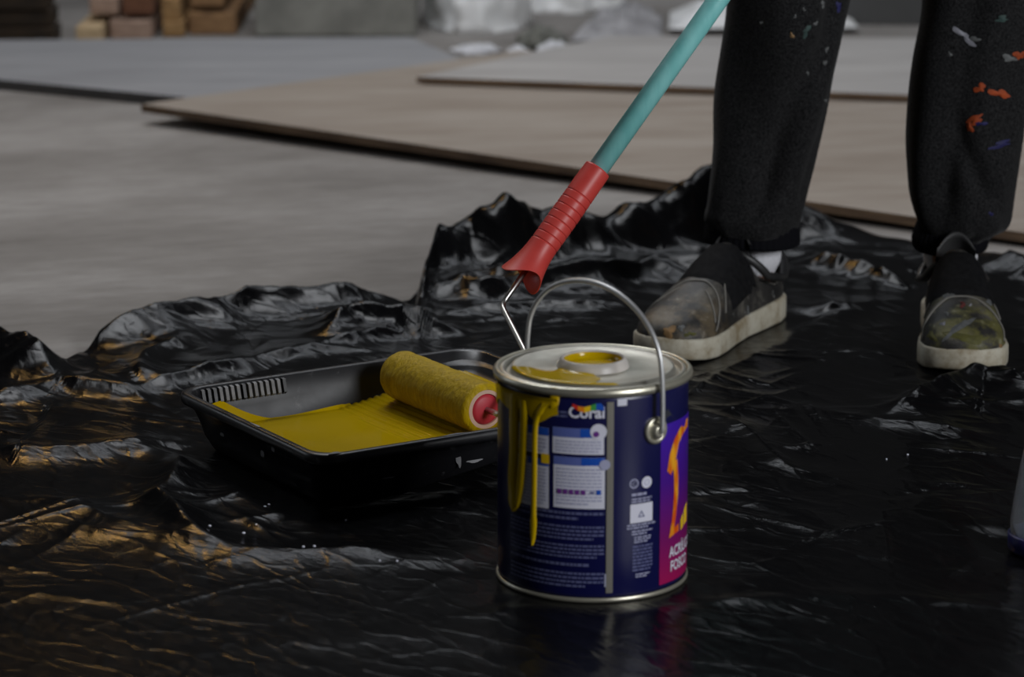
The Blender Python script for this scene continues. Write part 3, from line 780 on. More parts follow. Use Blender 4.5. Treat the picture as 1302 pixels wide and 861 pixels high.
# brand word and rainbow swoosh
tl_, zl_ = cyl(746, 531)
text_on_can('Coral', tl_, zl_-.0002, .0142, M['white'], lb, .0007, .0004, sx=.98)
sw = [(728, 515, 4), (735, 519, 6), (743, 521, 7), (751, 519, 7), (758, 517, 8), (764, 517, 9), (768, 520, 5)]
cols = [M['lred'], M['lorange'], M['lyellow'], M['lgreen'], M['lblue'], M['lblue']]
for (a_, b_, cc) in zip(sw, sw[1:], cols):
    lb.add(poly_on_can([(a_[0], a_[1]+a_[2]/2), (b_[0], b_[1]+b_[2]/2), (b_[0], b_[1]-b_[2]/2), (a_[0], a_[1]-a_[2]/2)], .0009), cc)
ta, za = cyl(714, 527); text_lines(lb, ta-.08, ta+.10, za-.003, za+.004, 2, M['grey_txt'], .0005, 5)
# grey text blocks lower on the panel
for (y0, y1, xa, rows, sd) in [(650, 663, 650, 2, 6), (668, 688, 650, 4, 7), (692, 711, 650, 4, 8), (715, 722, 650, 1, 9), (727, 748, 650, 4, 10)]:
    t0, t1 = cyl(xa, 690)[0], cyl(768, 690)[0]
    text_lines(lb, t0, t1, cyl(735, y1)[1], cyl(735, y0)[1], rows, M['grey_txt'], .0004, sd, .5)
ta, za = cyl(770, 738); lb.add(patch(ta-.012, ta+.022, za-.006, za+.006, .0006), M['pale_txt'])
# panel right of the seam
lb.add(pxpatch(785, 507, 797, 516, .0006), M['white'])
disc_can(806, 615, .0044, M['pale_txt'], .0006, r_in=.0032); disc_can(822, 613, .0053, M['white'], .0006); disc_can(822, 613, .0028, M['pale_txt'], .0008, r_in=.0022)
ta, za = cyl(806, 615); text_on_can('C', ta, za-.0018, .005, M['pale_txt'], lb, .0007)
lb.add(pxpatch(801, 640, 829, 664, .0006), M['white'])
ta, za = cyl(815, 653); lb.add(([cp(ta+x_/CR, za+z_, .0009) for x_, z_ in ((-.0035, -.003), (.0035, -.003), (0, .0032), (-.0018, -.002), (.0018, -.002), (0, .0014))], [(0, 1, 4, 3), (1, 2, 5, 4), (2, 0, 3, 5)]), M['grey_txt'])
for (y0, y1, xa, xb, rows, sd) in [(625, 631, 803, 828, 1, 20), (632, 639, 803, 828, 2, 21), (665, 672, 797, 833, 2, 22), (673, 680, 803, 829, 2, 23), (681, 690, 806, 827, 3, 24), (692, 726, 804, 829, 8, 25), (728, 734, 808, 826, 2, 26)]:
    ym = (y0+y1)/2; text_lines(lb, cyl(xa, ym)[0], cyl(xb, ym)[0], cyl(815, y1)[1], cyl(815, y0)[1], rows, M['pale_txt'] if rows < 8 else M['grey_txt'], .0005, sd, .55)
# purple product panel round the right-hand side
tp = cyl(839, 640)[0]
lb.add(poly_on_can([(tp-.02, .163), (tp+.0, .163), (tp+.10, .170), (tp+.32, .150), (tp+.60, .128), (tp+.60, .118), (tp-.02, .152)], .0005, True), M['lgrey'])
lb.build('label_print', can, False)
mesh('label_panel', *patch(tp, tp+1.5, .009, .156, .0004), M['purple'], can)
lt = MB()
tR, zR = cyl(862, 640)
# swash capital and small words, as far as they show before the can turns away
def pp(pts, mt): lt.add(poly_on_can([(tp+a_, b_) for a_, b_ in pts], .0009, True), mt)
pp([(.10, .113), (.14, .128), (.22, .140), (.34, .148), (.60, .152), (.60, .144), (.40, .140), (.31, .134), (.27, .125), (.23, .116), (.16, .108)], M['flame'])
pp([(.19, .117), (.28, .121), (.31, .104), (.31, .088), (.28, .072), (.24, .058), (.33, .060), (.33, .053), (.14, .050), (.18, .062), (.21, .076), (.225, .092), (.22, .106)], M['flame'])
pp([(.38, .062), (.60, .074), (.60, .056), (.38, .052)], M['lyellow'])
text_on_can('ACRÍLICO', tp+.15, .032, .0135, M['white'], lt, .0009, .0003, 'LEFT', .8)
text_on_can('FOSCO', tp+.17, .0185, .0135, M['white'], lt, .0009, .0003, 'LEFT', .8)
lt.build('label_lettering', can, False)
# ears and bail
te, ze = cyl(833, 547)
ER = te
edir = Vector((math.sin(te), -math.cos(te), 0)); tang = Vector((math.cos(te), math.sin(te), 0))
for s_ in (1, -1):
    base = edir*s_*(CR-.0005); axis = edir*s_
    def ring_(r, h): return [base+axis*h+(tang*math.cos(2*PI*j/40)+Vector((0, 0, 1))*math.sin(2*PI*j/40))*r+Vector((0, 0, ze)) for j in range(40)]
    vs_, fs_ = loft([ring_(.0125, 0), ring_(.0125, .0022), ring_(.0112, .0036), ring_(.0088, .0036), ring_(.0078, .0018), ring_(.0072, .0018), ring_(.0068, .0062), ring_(.0052, .0082), ring_(.0030, .0086), ring_(.0022, .0070)], True, False, True)
    ear = fix_normals(mesh('handle_ear', vs_, fs_, M['tin'], can))
Rb = CR+.0080
hw_pts = [edir*(CR+.006)+Vector((0, 0, ze)), edir*(Rb+.001)+Vector((0, 0, ze+.001)), edir*(Rb+.0015)+Vector((0, 0, ze+.012)), edir*(Rb+.001)+Vector((0, 0, ze+.040))]
for k in range(1, 16):
    a = PI*k/16
    hw_pts.append(edir*(Rb*math.cos(a))+Vector((0, 0, ze+.048+.070*math.sin(a)**.92)))
hw_pts += [edir*-(Rb+.001)+Vector((0, 0, ze+.040)), edir*-(Rb+.0015)+Vector((0, 0, ze+.012)), edir*-(Rb+.001)+Vector((0, 0, ze+.001)), edir*-(CR+.006)+Vector((0, 0, ze))]
hw_pts = [hw_pts[0]]+[p for p in hw_pts[1:]]
vs_, fs_ = tube(catmull(hw_pts, 6), .0024, 12)
mesh('wire_handle', vs_, fs_, M['zinc'], can)
# spilt paint on lid, over the rim and down the side
def blob_sheet(fn, nu_, nv_):
    vs_ = [fn(i/nu_, j/nv_) for i in range(nu_+1) for j in range(nv_+1)]
    return vs_, [(i*(nv_+1)+j, (i+1)*(nv_+1)+j, (i+1)*(nv_+1)+j+1, i*(nv_+1)+j+1) for i in range(nu_) for j in range(nv_)]
mb = MB()
def lid_spill(u, v):    # u across the angle, v from spout to rim
    a0_, a1_ = -100+(.0-v)*0, -178
    w_ = .5+.5*v
    ang = math.radians(-128+(u-.5)*(96*(.75+.3*v))+6*math.sin(v*7))
    r = .031+(.0735-.031)*v
    edge_ = min(u, 1-u)*2
    zb_ = np.interp(r, [.030, .033, .036, .0665, .0705, .073, .0755, .079, .0815, .0835], [CH+.001, CH-.0008, CH-.0018, CH-.0012, CH+.0008, CH+.0002, CH-.0035, CH-.003, CH-.0004, CH+.0002])
    return (r*math.cos(ang), r*math.sin(ang), float(zb_)+.0004+.0010*min(1, edge_*3))
mb.add(blob_sheet(lid_spill, 40, 40), M['paint'])
spill = mb.build('paint_spill', can); spill['label'] = 'yellow paint spilt on the lid'
mb = MB()
tA, tB = cyl(634, 490)[0], cyl(710, 500)[0]
def over_rim(u, v):     # from the rim top outwards and down
    ta_ = tA-.25+(tB-tA+.25)*u
    prof_ = [(.0036, CH-.0100), (.0030, CH-.0115), (.0022, CH-.0130), (.0018, CH-.0150), (.0015, CH-.0175), (.0013, CH-.020), (.0011, CH-.022), (.0008, CH-.025)]
    q_ = v*(len(prof_)-1); i_ = min(int(q_), len(prof_)-2); f_ = q_-i_
    dr = prof_[i_][0]*(1-f_)+prof_[i_+1][0]*f_; zz = prof_[i_][1]*(1-f_)+prof_[i_+1][1]*f_
    if v > .75: zz -= .010*(v-.75)*4*(math.sin(u*17)*.5+.5)*(.4+.6*math.sin(u*5+1)**2)
    return cp(ta_, zz, dr)
mb.add(blob_sheet(over_rim, 60, 28), M['paint'])
o = mb.build('paint_spill', can); o['label'] = 'yellow paint run over the rim'
for (xs_, ytop, ybot, wd, bulb) in [(655, 500, 650, 11, 1.25), (666, 508, 640, 9, .9), (680, 498, 693, 6.5, 1.3), (703, 490, 519, 13, 1.0), (690, 503, 527, 10, .8)]:
    if xs_ < 700 and xs_ > 685: path = [(700, 512), (690, 518), (684, 530)]
    elif xs_ == 680: path = [(692, 512), (686, 525), (681, 545), (680, 600), (679, 650), (678, ybot)]
    elif xs_ == 666: path = [(666, 508), (666, 540), (664, 590), (659, 645)]
    elif xs_ == 655: path = [(654, 500), (654, 560), (652, 610), (654, ybot)]
    else: path = [(705, 492), (705, 505), (703, 518)]
    q_ = [Vector((*cyl(*p), 0)) for p in path]; q_ = catmull(q_, 8)
    vs_ = []; nn_ = len(q_)
    for i, p in enumerate(q_):
        t = i/(nn_-1); hw_ = (wd/2/1430)/max(.35, math.cos(p.x))*(1 if t < .85 else bulb*math.sqrt(max(.02, 1-((t-.85)/.15)**2)))/1
        for j in range(9):
            s_ = (j/8-.5)*2; vs_.append(cp(p.x+s_*hw_/CR, p.y, .0006+.0019*math.sqrt(max(0, 1-s_*s_))))
    mesh('paint_drip', vs_, [(i*9+j, i*9+j+1, (i+1)*9+j+1, (i+1)*9+j) for i in range(nn_-1) for j in range(8)], M['paint'], can)

# ------------------------------------------------------------------ person
def skin_obj(name, joints, edges, mt, parent=None, root=0, levels=2):
    me_ = bpy.data.meshes.new(name); me_.from_pydata([j[0] for j in joints], edges, []); o_ = link(name, me_, parent)
    md = o_.modifiers.new('Skin', 'SKIN'); md.use_smooth_shade = True
    for i, j in enumerate(joints):
        sv = me_.skin_vertices[0].data[i]; r_ = j[1]; sv.radius = (r_, r_) if not isinstance(r_, tuple) else r_; sv.use_root = (i == root)
    ms = o_.modifiers.new('Subdivision', 'SUBSURF'); ms.levels = levels; ms.render_levels = levels
    me_.materials.append(mt); return o_
ANL, ANR = Vector((.296, 3.752, .10)), Vector((.533, 3.725, .10))     # ankles (camera-left, camera-right)
pole_at = lambda v: Mx+D*v
hR, hL = pole_at(1.16), pole_at(1.55)
J = []; E_ = []
def J_(p, r, par=None):
    J.append((tuple(p), r));
    if par is not None: E_.append((par, len(J)-1))
    return len(J)-1
pel = J_((.43, 3.86, .93), .10)
wst = J_((.44, 3.85, 1.08), .10, pel); chs = J_((.45, 3.83, 1.27), .12, wst); nb_ = J_((.455, 3.80, 1.43), .06, chs)
nk = J_((.46, 3.78, 1.50), .05, nb_); hd0 = J_((.46, 3.76, 1.58), .075, nk); hd1 = J_((.46, 3.75, 1.66), .085, hd0); J_((.46, 3.77, 1.74), .06, hd1)
for s_, an_ in ((-1, ANL), (1, ANR)):
    hip = J_((.43+s_*.09, 3.85, .86), .075, pel); kn = J_((an_.x+.03, 3.76, .46), .044, hip); ank = J_(an_+Vector((0, .012, .02)), .030, kn)
    foot_d = ((SHL if s_ < 0 else SHR)[1]-(SHL if s_ < 0 else SHR)[0]).normalized()
    hl_ = J_(an_+Vector((0, .01, -.055)), .026, ank); J_(an_+Vector((foot_d.x*.13, foot_d.y*.13, -.067)), .020, hl_)
    sh = J_((.45+s_*.17, 3.80, 1.40), .055, nb_)
    hp_ = hR if s_ < 0 else hL
    palm = hp_+Vector((-.01*s_, .032, 0))
    el_ = (Vector((.45+s_*.17, 3.80, 1.40))+palm)/2+Vector((s_*.10, .10, -.10))
    el = J_(el_, .040, sh); wr = J_(palm+(el_-palm).normalized()*.075, .024, el); pm = J_(palm, .024, wr)
    e1 = D; rad0 = (palm-hp_); rad0 = (rad0-e1*rad0.dot(e1)).normalized(); e2 = e1.cross(rad0)
    for k, (off, ln) in enumerate(((.032, .9), (.011, 1.0), (-.010, .95), (-.030, .8))):
        prev = pm
        for q_ in range(1, 5):
            a = q_*.72*ln+.15
            p = hp_+e1*off+(rad0*math.cos(a)+e2*math.sin(a))*.021
            prev = J_(p, .0085-.0006*q_, prev)
    prev = pm
    for q_ in range(1, 4):
        a = -q_*.62-.2; prev = J_(hp_+e1*(.025+.006*q_)+(rad0*math.cos(a)+e2*math.sin(a))*.022, .0095-.0006*q_, prev)
person = skin_obj('person', J, E_, M['skin'], None, pel)
tag(person, 'person in paint-spattered black jogging trousers and worn shoes, standing behind the can', 'person')
# face and hair (above the picture)
mb = MB()
def ball(c, r, sq=(1, 1, 1), n=16):
    return loft([[(c[0]+r*sq[0]*math.sin(PI*i/n)*math.cos(2*PI*j/n), c[1]+r*sq[1]*math.sin(PI*i/n)*math.sin(2*PI*j/n), c[2]+r*sq[2]*math.cos(PI*i/n)) for j in range(n)] for i in range(n+1)])
for s_ in (-1, 1):
    mb = MB(); mb.add(ball((.46+s_*.032, 3.668, 1.645), .011), M['white']); ey = mb.build('eye', person)
    mb = MB(); mb.add(ball((.46+s_*.032, 3.659, 1.644), .005), M['hair']); mb.build('iris', ey)
mb = MB(); mb.add(ball((.46, 3.655, 1.615), .016, (.8, 1.1, 1.4)), M['skin']); mb.build('nose', person)
mb = MB(); mb.add(ball((.46, 3.672, 1.578), .022, (1, .4, .35)), M['s_red']); mb.build('mouth', person)
for s_ in (-1, 1):
    mb = MB(); mb.add(ball((.46+s_*.088, 3.76, 1.63), .026, (.4, .8, 1.2)), M['skin']); mb.build('ear', person)
mb = MB(); mb.add(ball((.46, 3.785, 1.695), .105, (.95, 1.02, .85)), M['hair']); mb.build('hair', person)
# sweatshirt
Js = [((.43, 3.86, .90), (.19, .13)), ((.44, 3.85, 1.08), (.18, .125)), ((.45, 3.83, 1.27), (.19, .135)), ((.455, 3.81, 1.42), (.10, .09)), ((.458, 3.795, 1.48), .068)]
Es = [(0, 1), (1, 2), (2, 3), (3, 4)]
for s_ in (-1, 1):
    hp_ = hR if s_ < 0 else hL; palm = hp_+Vector((-.01*s_, .032, 0)); sh_ = Vector((.45+s_*.17, 3.80, 1.39)); el_ = (Vector((.45+s_*.17, 3.80, 1.40))+palm)/2+Vector((s_*.10, .10, -.10)); wr_ = palm+(el_-palm).normalized()*.085
    b_ = len(Js); Js += [(tuple(sh_), .085), (tuple(el_), .060), (tuple(wr_), .040)]; Es += [(3, b_), (b_, b_+1), (b_+1, b_+2)]
skin_obj('sweatshirt', Js, Es, M['rib'], person, 0)
# trousers: two legs, measured from their outline
legL = [(-560, 940, 1120), (-300, 932, 1112), (-120, 928, 1104), (0, 924, 1086), (50, 919, 1074), (100, 914, 1058), (140, 911, 1049), (180, 909, 1041), (210, 906, 1035), (235, 903, 1029), (258, 900, 1024), (274, 896, 1020), (284, 899, 1017), (292, 903, 1015)]
legR = [(-560, 1160, 1350), (-300, 1168, 1348), (-120, 1174, 1340), (0, 1172, 1326), (70, 1162, 1314), (130, 1156, 1304), (180, 1152, 1298), (220, 1153, 1293), (245, 1155, 1290), (265, 1160, 1288), (280, 1166, 1285), (290, 1172, 1278), (298, 1176, 1262), (302, 1172, 1255)]
def leg_rings(prof, Y0, seed, n=88, per=8):
    q_ = catmull([Vector((a, b, c_)) for a, b, c_ in prof], per); rings = []; nR = len(q_)
    for i, p in enumerate(q_):
        Yd = Y0-.02*(1-i/nR)
        a_, b_ = at(p.y, p.x, Yd), at(p.z, p.x, Yd); c_ = (a_+b_)/2; hw_ = (b_.x-a_.x)/2; z_ = c_.z
        rg = []
        low = max(0, (i/nR-.55)/.45)
        for j in range(n):
            a = 2*PI*j/n; ca, sa = math.cos(a), math.sin(a)
            # long soft folds down the leg, gathers above the cuff
            tw_ = a+z_*7*(1 if seed < 3 else -1)+.6*float(noise(ca, sa, z_*6+seed))
            wv_ = .0085*math.sin(2*tw_+seed)*math.sin(z_*9+seed)+.013*float(noise(ca*1.3+seed, sa*1.3, z_*6.5))+.0035*float(ridged(ca*1.6+seed+z_*5, sa*1.6+z_*3, z_*9)-.5)*low*2
            wv_ += .0022*math.sin(a*9+seed+4*z_)*max(0, low-.55)*2
            if seed < 3: grooves = ((-1.75+(z_-.10)/.30*.95, .30, .017), (-.55+(z_-.10)*1.2, .25, .007))
            else: grooves = ((-2.15+(z_-.10)*.9, .42, .016), (-1.75+(.24-z_)*9, .22, .011*max(0, 1-abs(z_-.19)/.10)))
            for ga, gw, gd in grooves:
                da = (a-ga+PI) % (2*PI)-PI; wv_ -= gd*min(1, max(0, (z_-.125)/.05))*math.exp(-(da/gw)**2)
            front = .003*math.sin(z_*34+a*2+seed)*low
            edge_ = abs(ca)**6
            rr_ = 1+(wv_+front)*(1-.6*edge_)/hw_
            rg.append((c_.x+hw_*ca*rr_, c_.y+hw_*1.02*sa*rr_, z_+.004*low*float(noise(ca*2, sa*2, seed))))
        rings.append(rg)
    return rings
tr = MB()
YL, YR = 3.755, 3.735
rl, rr2 = leg_rings(legL, YL, 2.0), leg_rings(legR, YR, 5.0)
for rg in (rl, rr2):
    last = rg[-1]; c_ = sum((Vector(p) for p in last), Vector())/len(last)
    rg.append([tuple(c_+(Vector(p)-c_)*.86+Vector((0, 0, -.004))) for p in last])
    # carry the leg up into the hips
    first = rg[0]; c0 = sum((Vector(p) for p in first), Vector())/len(first); s_ = -1 if c0.x < .43 else 1
    up = []
    for zt, cx_, sc_ in ((.90, .43+s_*.075, 1.12), (.97, .43+s_*.07, 1.14)):
        up.insert(0, [tuple(Vector((cx_, 3.83, zt))+Vector((p[0]-c0.x, p[1]-c0.y, 0))*sc_) for p in first])
    full = up+rg
    tr.add(loft(full), M['fleece'])
hip_r = [[(.43+a_*math.cos(2*PI*j/64), 3.84+b_*math.sin(2*PI*j/64), z_) for j in range(64)] for z_, a_, b_ in ((.84, .15, .09), (.87, .175, .115), (.93, .185, .13), (1.0, .175, .125), (1.03, .17, .12))]
tr.add(loft(hip_r, True, True, False), M['fleece'])
trousers = fix_normals(tr.build('trousers', person)); trousers['label'] = 'black fleece jogging trousers with splashes of dried paint'
def cuff(prof, Y0, seed):
    rings = []; q_ = catmull([Vector((a, b, c_)) for a, b, c_ in prof], 6); nR = len(q_)
    for i, p in enumerate(q_):
        a_, b_ = at(p.y, p.x, Y0), at(p.z, p.x, Y0); c_ = (a_+b_)/2; hw_ = (b_.x-a_.x)/2
        rings.append([(c_.x+(hw_+.0007*math.cos(44*2*PI*j/176))*math.cos(2*PI*j/176), c_.y+(hw_*.98+.0007*math.cos(44*2*PI*j/176))*math.sin(2*PI*j/176), c_.z+.0015*math.sin(4*PI*j/176+seed)) for j in range(176)])
    last = rings[-1]; c_ = sum((Vector(p) for p in last), Vector())/len(last)
    rings.append([tuple(c_+(Vector(p)-c_)*.93+Vector((0, 0, .0))) for p in last]); rings.append([tuple(c_+(Vector(p)-c_)*.92+Vector((0, 0, .02))) for p in last])
    vs_, fs_ = loft(rings); return fix_normals(mesh('cuff', vs_, fs_, M['rib'], trousers))
cuff([(250, 908, 1010), (268, 902, 1014), (288, 897, 1016), (303, 895, 1017), (308, 897, 1016)], YL, 0)
cuff([(264, 1176, 1256), (285, 1166, 1258), (302, 1160, 1257), (313, 1161, 1255), (317, 1163, 1253)], YR, 2)
# socks
def sock(p0, r_, z0, z1, dx):
    rings = []
    for k in range(13):
        z_ = z0+(z1-z0)*k/12; tp_ = .70+.30*min(1, max(0, (z_-.055)/.022))
        rings.append([(p0.x+dx*(1-k/12)+(r_*tp_+.0005*math.cos(30*2*PI*j/120))*math.cos(2*PI*j/120)*.92, p0.y+(r_*tp_*1.12+.0005*math.cos(30*2*PI*j/120))*math.sin(2*PI*j/120), z_+.0) for j in range(120)])
    vs_, fs_ = loft(rings, True, True, True); return fix_normals(mesh('sock', vs_, fs_, M['sock'], person))
sock(Vector((.295, 3.770, .1)), .037, .045, .135, 0)['label'] = 'white ribbed sock'
sock(Vector((.534, 3.752, .1)), .035, .045, .135, 0)['label'] = 'white ribbed sock'
# shoes
def shoe(heel, toe, leather, solem, seed, label, mirror):
    d = (toe-heel); ln = d.length; ang = math.atan2(d.y, d.x)
    LN = ln
    us_ = np.linspace(0, 1, 61)
    # half widths of the two sides of the sole along its length (inner side is straighter)
    kx = [0, .02, .06, .14, .28, .45, .60, .72, .82, .90, .955, .985, 1.0]
    ko = [.004, .020, .030, .036, .0375, .041, .0485, .0535, .0545, .049, .037, .022, .004]
    ki = [.004, .020, .030, .036, .0365, .036, .0410, .0475, .0500, .0455, .035, .021, .004]
    bo, bi = np.interp(us_, kx, ko), np.interp(us_, kx, ki)
    if mirror: bo, bi = bi, bo
    spring = .005*np.clip((us_-.80)/.20, 0, 1)**2
    # sole: side wall with a slightly proud foot and rounded edges
    outline = [(u*LN, b, s_) for u, b, s_ in zip(us_, bo, spring)]+[(u*LN, -b, s_) for u, b, s_ in list(zip(us_, bi, spring))[::-1]]
    hts = [.030-.004*np.clip((u-.1)*2, 0, 1) for u in us_]; hts = list(hts)+list(hts[::-1])
    def lp(scale, fz): return [((x_-LN*.5)*(1+(scale-1)*.35)+LN*.5, y_*scale, fz(h_, s_)) for (x_, y_, s_), h_ in zip(outline, hts)]
    rings = [lp(.90, lambda h_, s_: s_), lp(.975, lambda h_, s_: s_+.001), lp(1.0, lambda h_, s_: s_+.004), lp(1.005, lambda h_, s_: h_*.55+s_*.9), lp(1.0, lambda h_, s_: h_-.002+s_*.7), lp(.975, lambda h_, s_: h_+s_*.7), lp(.90, lambda h_, s_: h_+.0005+s_*.7)]
    # upper
    kH = [0, .03, .08, .16, .27, .36, .42, .47, .54, .62, .72, .82, .90, .95, .985, 1.0]
    vH = [.082, .085, .072, .056, .064, .096, .112, .108, .098, .083, .070, .060, .053, .046, .036, .030]
    def upper_ring(u, off=0, n=40, a0=0, a1=PI):
        o_, i_ = float(np.interp(u, us_, bo)), float(np.interp(u, us_, bi)); h_ = float(np.interp(u, kH, vH)); sp = .005*max(0, (u-.8)/.2)**2*.7
        z0 = .024+sp; pts_ = []
        for j in range(n+1):
            a = a0+(a1-a0)*j/n; ca, sa = math.cos(a), math.sin(a)
            ex = .82 if u > .45 else .60+.22*(u/.45)
            x_ = math.copysign(abs(ca)**(ex), ca); z_ = abs(sa)**(.72 if u > .4 else .5)
            b_ = o_ if ca > 0 else i_
            b_ = (b_-.003)
            # narrow towards the top at the ankle
            nar = 1-.18*z_*(1 if u < .45 else .4)
            w_ = 1+.012*math.sin(u*70+seed)*max(0, 1-abs(u-.66)/.12)
            nz = .0012*float(noise(u*22, a*3, seed))
            pts_.append(Vector((min(max(u*LN, .003), LN-.004), (b_+off)*x_*nar, z0+(h_-z0+off+sp)*z_*w_+nz)))
        return pts_
    uu = np.concatenate([[.004, .012], np.linspace(.025, .97, 64), [.982, .99]])
    vs_, fs_ = loft([upper_ring(u) for u in uu], False)
    bmv = len(vs_); n1 = 41
    fs_.append(tuple(range(n1))); fs_.append(tuple(range(len(vs_)-1, len(vs_)-1-n1, -1)))
    up = fix_normals(mesh('shoe', vs_, fs_, leather, person)); up.location = (heel.x, heel.y, .0025); up.rotation_euler = (0, 0, ang); up['label'] = label
    v2, f2 = loft(rings, True, True, True); so = fix_normals(mesh('sole', v2, f2, solem, up))
    so['label'] = 'dirty cream rubber sole'
    # elastic panel over the instep
    st = MB(); g0, g1 = (.435, .645) if mirror else (.45, .695)
    rr_ = []
    for k in range(22):
        t = k/21
        ring_a = []
        for j in range(41):
            a = .20+(PI-.40)*j/40; sweep = .10*abs(math.cos(a))**1.5
            u = g0+(g1-g0)*t-sweep*(.9-.55*t)+.0
            o_ = .0024*min(1, min(t, 1-t)*14)
            pr = upper_ring(u, o_, 40, a, a+.0001)[0]; ring_a.append(pr)
        rr_.append(ring_a)
    st.add(loft(rr_, False), M['gore']); fix_normals(st.build('elastic_panel', up))['label'] = 'black elastic panel across the instep'
    # seams: toe cap arch and side quarter lines
    def seam(fn, r_, mt=M['stitch'], nm='seam'):
        v3, f3 = tube([upper_ring(*[fn(t/30)[0]], .0008, 1, fn(t/30)[1], fn(t/30)[1]+.001)[0] for t in range(31)], r_, 6); mesh(nm, v3, f3, mt, up)
    sb = .66 if mirror else .705
    seam(lambda t: (sb+.16*abs(2*t-1)**2.2, .12+(PI-.24)*t), .0011)
    seam(lambda t: (.71+.10*t, PI*.60+.92*t), .0010); seam(lambda t: (.71+.10*t, PI*.40-.92*t), .0010)
    seam(lambda t: (.60+.10*t, PI*.30-.62*t), .0010); seam(lambda t: (.60+.10*t, PI*.70+.62*t), .0010)
    seam(lambda t: (.28-.18*t, PI*.30-.6*t), .0012); seam(lambda t: (.28-.18*t, PI*.70+.6*t), .0012)
    # padded collar round the ankle opening and the tongue
    cpts = []
    for k in range(49):
        a = 2*PI*k/48; cu_ = .057+.049*math.cos(a)*(1.0 if math.cos(a) > 0 else .95)
        z_ = float(np.interp(cu_/LN, kH, vH))+.001
        cpts.append((cu_, .0395*math.sin(a), z_))
    v4, f4 = tube(cpts, .0052, 10, False); mesh('collar', v4, f4, M['collar'], up)
    tg = [[Vector((.102+.014*t-.012*math.cos(b_), .025*b_/1.2*(1-.1*t), .100+.026*t-.020*abs(b_/1.2)**2.0)) for b_ in np.linspace(-1.2, 1.2, 17)] for t in (0, .4, .75, 1)]
    tb = [[p+Vector((-.007, 0, -.001)) for p in r_] for r_ in tg[::-1]]
    v5, f5 = loft(tg+[[p+Vector((-.003, 0, .002)) for p in tg[-1]]]+tb, False); fix_normals(mesh('tongue', v5, f5, M['collar'], up))
    return up
shL = shoe(*SHL, M['leather_l'], M['sole_l'], 1.0, 'scuffed dark shoe turned to the left, grey brown worn leather', True)
shR = shoe(*SHR, M['leather_r'], M['sole_r'], 4.0, 'black shoe pointing at the camera with yellow paint on the toe', False)

# dried paint splashes: each clings to the cloth or leather it is on
bpy.context.view_layer.update()
dg = bpy.context.evaluated_depsgraph_get()
def bvh_of(o_):
    mw = o_.matrix_world; me_ = o_.data
    return BVHTree.FromPolygons([mw @ v.co for v in me_.vertices], [tuple(p.vertices) for p in me_.polygons])
trees = {}
def splat(o_, px, py, rx_, ry_, mt, seed, rot=0, name='paint_splash'):
    if o_.name not in trees: trees[o_.name] = bvh_of(o_)
    bv = trees[o_.name]; rr_ = random.Random(seed); ph = [rr_.uniform(0, 6.3) for _ in range(4)]
    hit = bv.ray_cast(CAMP, ray(px, py).normalized())
    if hit[0] is None: return
    vs_ = []; nk_ = 20; ok = True
    inv = o_.matrix_world.inverted()
    for ring_s in (0, .55, 1):
        for k in range(nk_):
            a = 2*PI*k/nk_; m_ = ring_s*(1+.35*math.sin(2*a+ph[0])+.25*math.sin(3*a+ph[1])+.18*math.sin(5*a+ph[2]))
            x_, y_ = rx_*m_*math.cos(a), ry_*m_*math.sin(a)
            x_, y_ = x_*math.cos(rot)-y_*math.sin(rot), x_*math.sin(rot)+y_*math.cos(rot)
            h_ = bv.ray_cast(CAMP, ray(px+x_, py+y_).normalized())
            if h_[0] is None or (h_[0]-hit[0]).length > .05: h_ = hit
            nrm = h_[1] if h_[1].dot(CAMP-h_[0]) > 0 else -h_[1]
            vs_.append(inv @ (h_[0]+nrm*(.0016-.0011*ring_s)))
    fs_ = [(r_*nk_+k, r_*nk_+(k+1) % nk_, (r_+1)*nk_+(k+1) % nk_, (r_+1)*nk_+k) for r_ in (0, 1) for k in range(nk_)]
    return fix_normals(mesh(name, vs_, fs_, mt, o_))
T = trousers
for (x_, y_, a_, b_, mt, ro) in [(1226, 46, 15, 4.5, 's_white', .65), (1238, 50, 8, 3, 's_grey', -.3), (1246, 112, 7, 5, 's_orange', 0), (1271, 119, 12, 5, 's_orange', .4), (1240, 152, 12, 4.5, 's_orange', -.5), (1233, 161, 4.5, 6, 's_orange', 0), (1296, 70, 6, 6, 's_orange', 0), (1283, 74, 10, 3.5, 's_grey', 0), (1246, 157, 7, 3, 's_blue', 0), (1272, 184, 14, 3.5, 's_blue', -.25), (1274, 24, 8, 3.5, 's_green', 0), (1208, 69, 2, 3, 's_grey', 0), (1260, 272, 2.5, 2.5, 's_blue', 0),
                              (1025, 40, 4, 7, 's_green', .3), (1007, 45, 2, 4, 's_tan', 0), (1011, 21, 2, 2, 's_grey', 0), (1022, 12, 1.6, 2, 's_grey', 0), (968, 29, 1.8, 2, 's_grey', 0), (1046, 5, 2.5, 4, 's_grey', 0), (1051, 63, 2, 3, 's_grey', 0), (1049, 80, 2, 3.4, 's_grey', 0), (1027, 93, 1.8, 2, 's_grey', 0), (1037, 30, 2, 3, 's_grey', 0), (1050, 128, 1.5, 3, 's_grey', 0), (1066, 8, 4, 5, 's_blue', 0)]:
    splat(T, x_, y_, a_, b_, M[mt], int(x_*7+y_), ro)
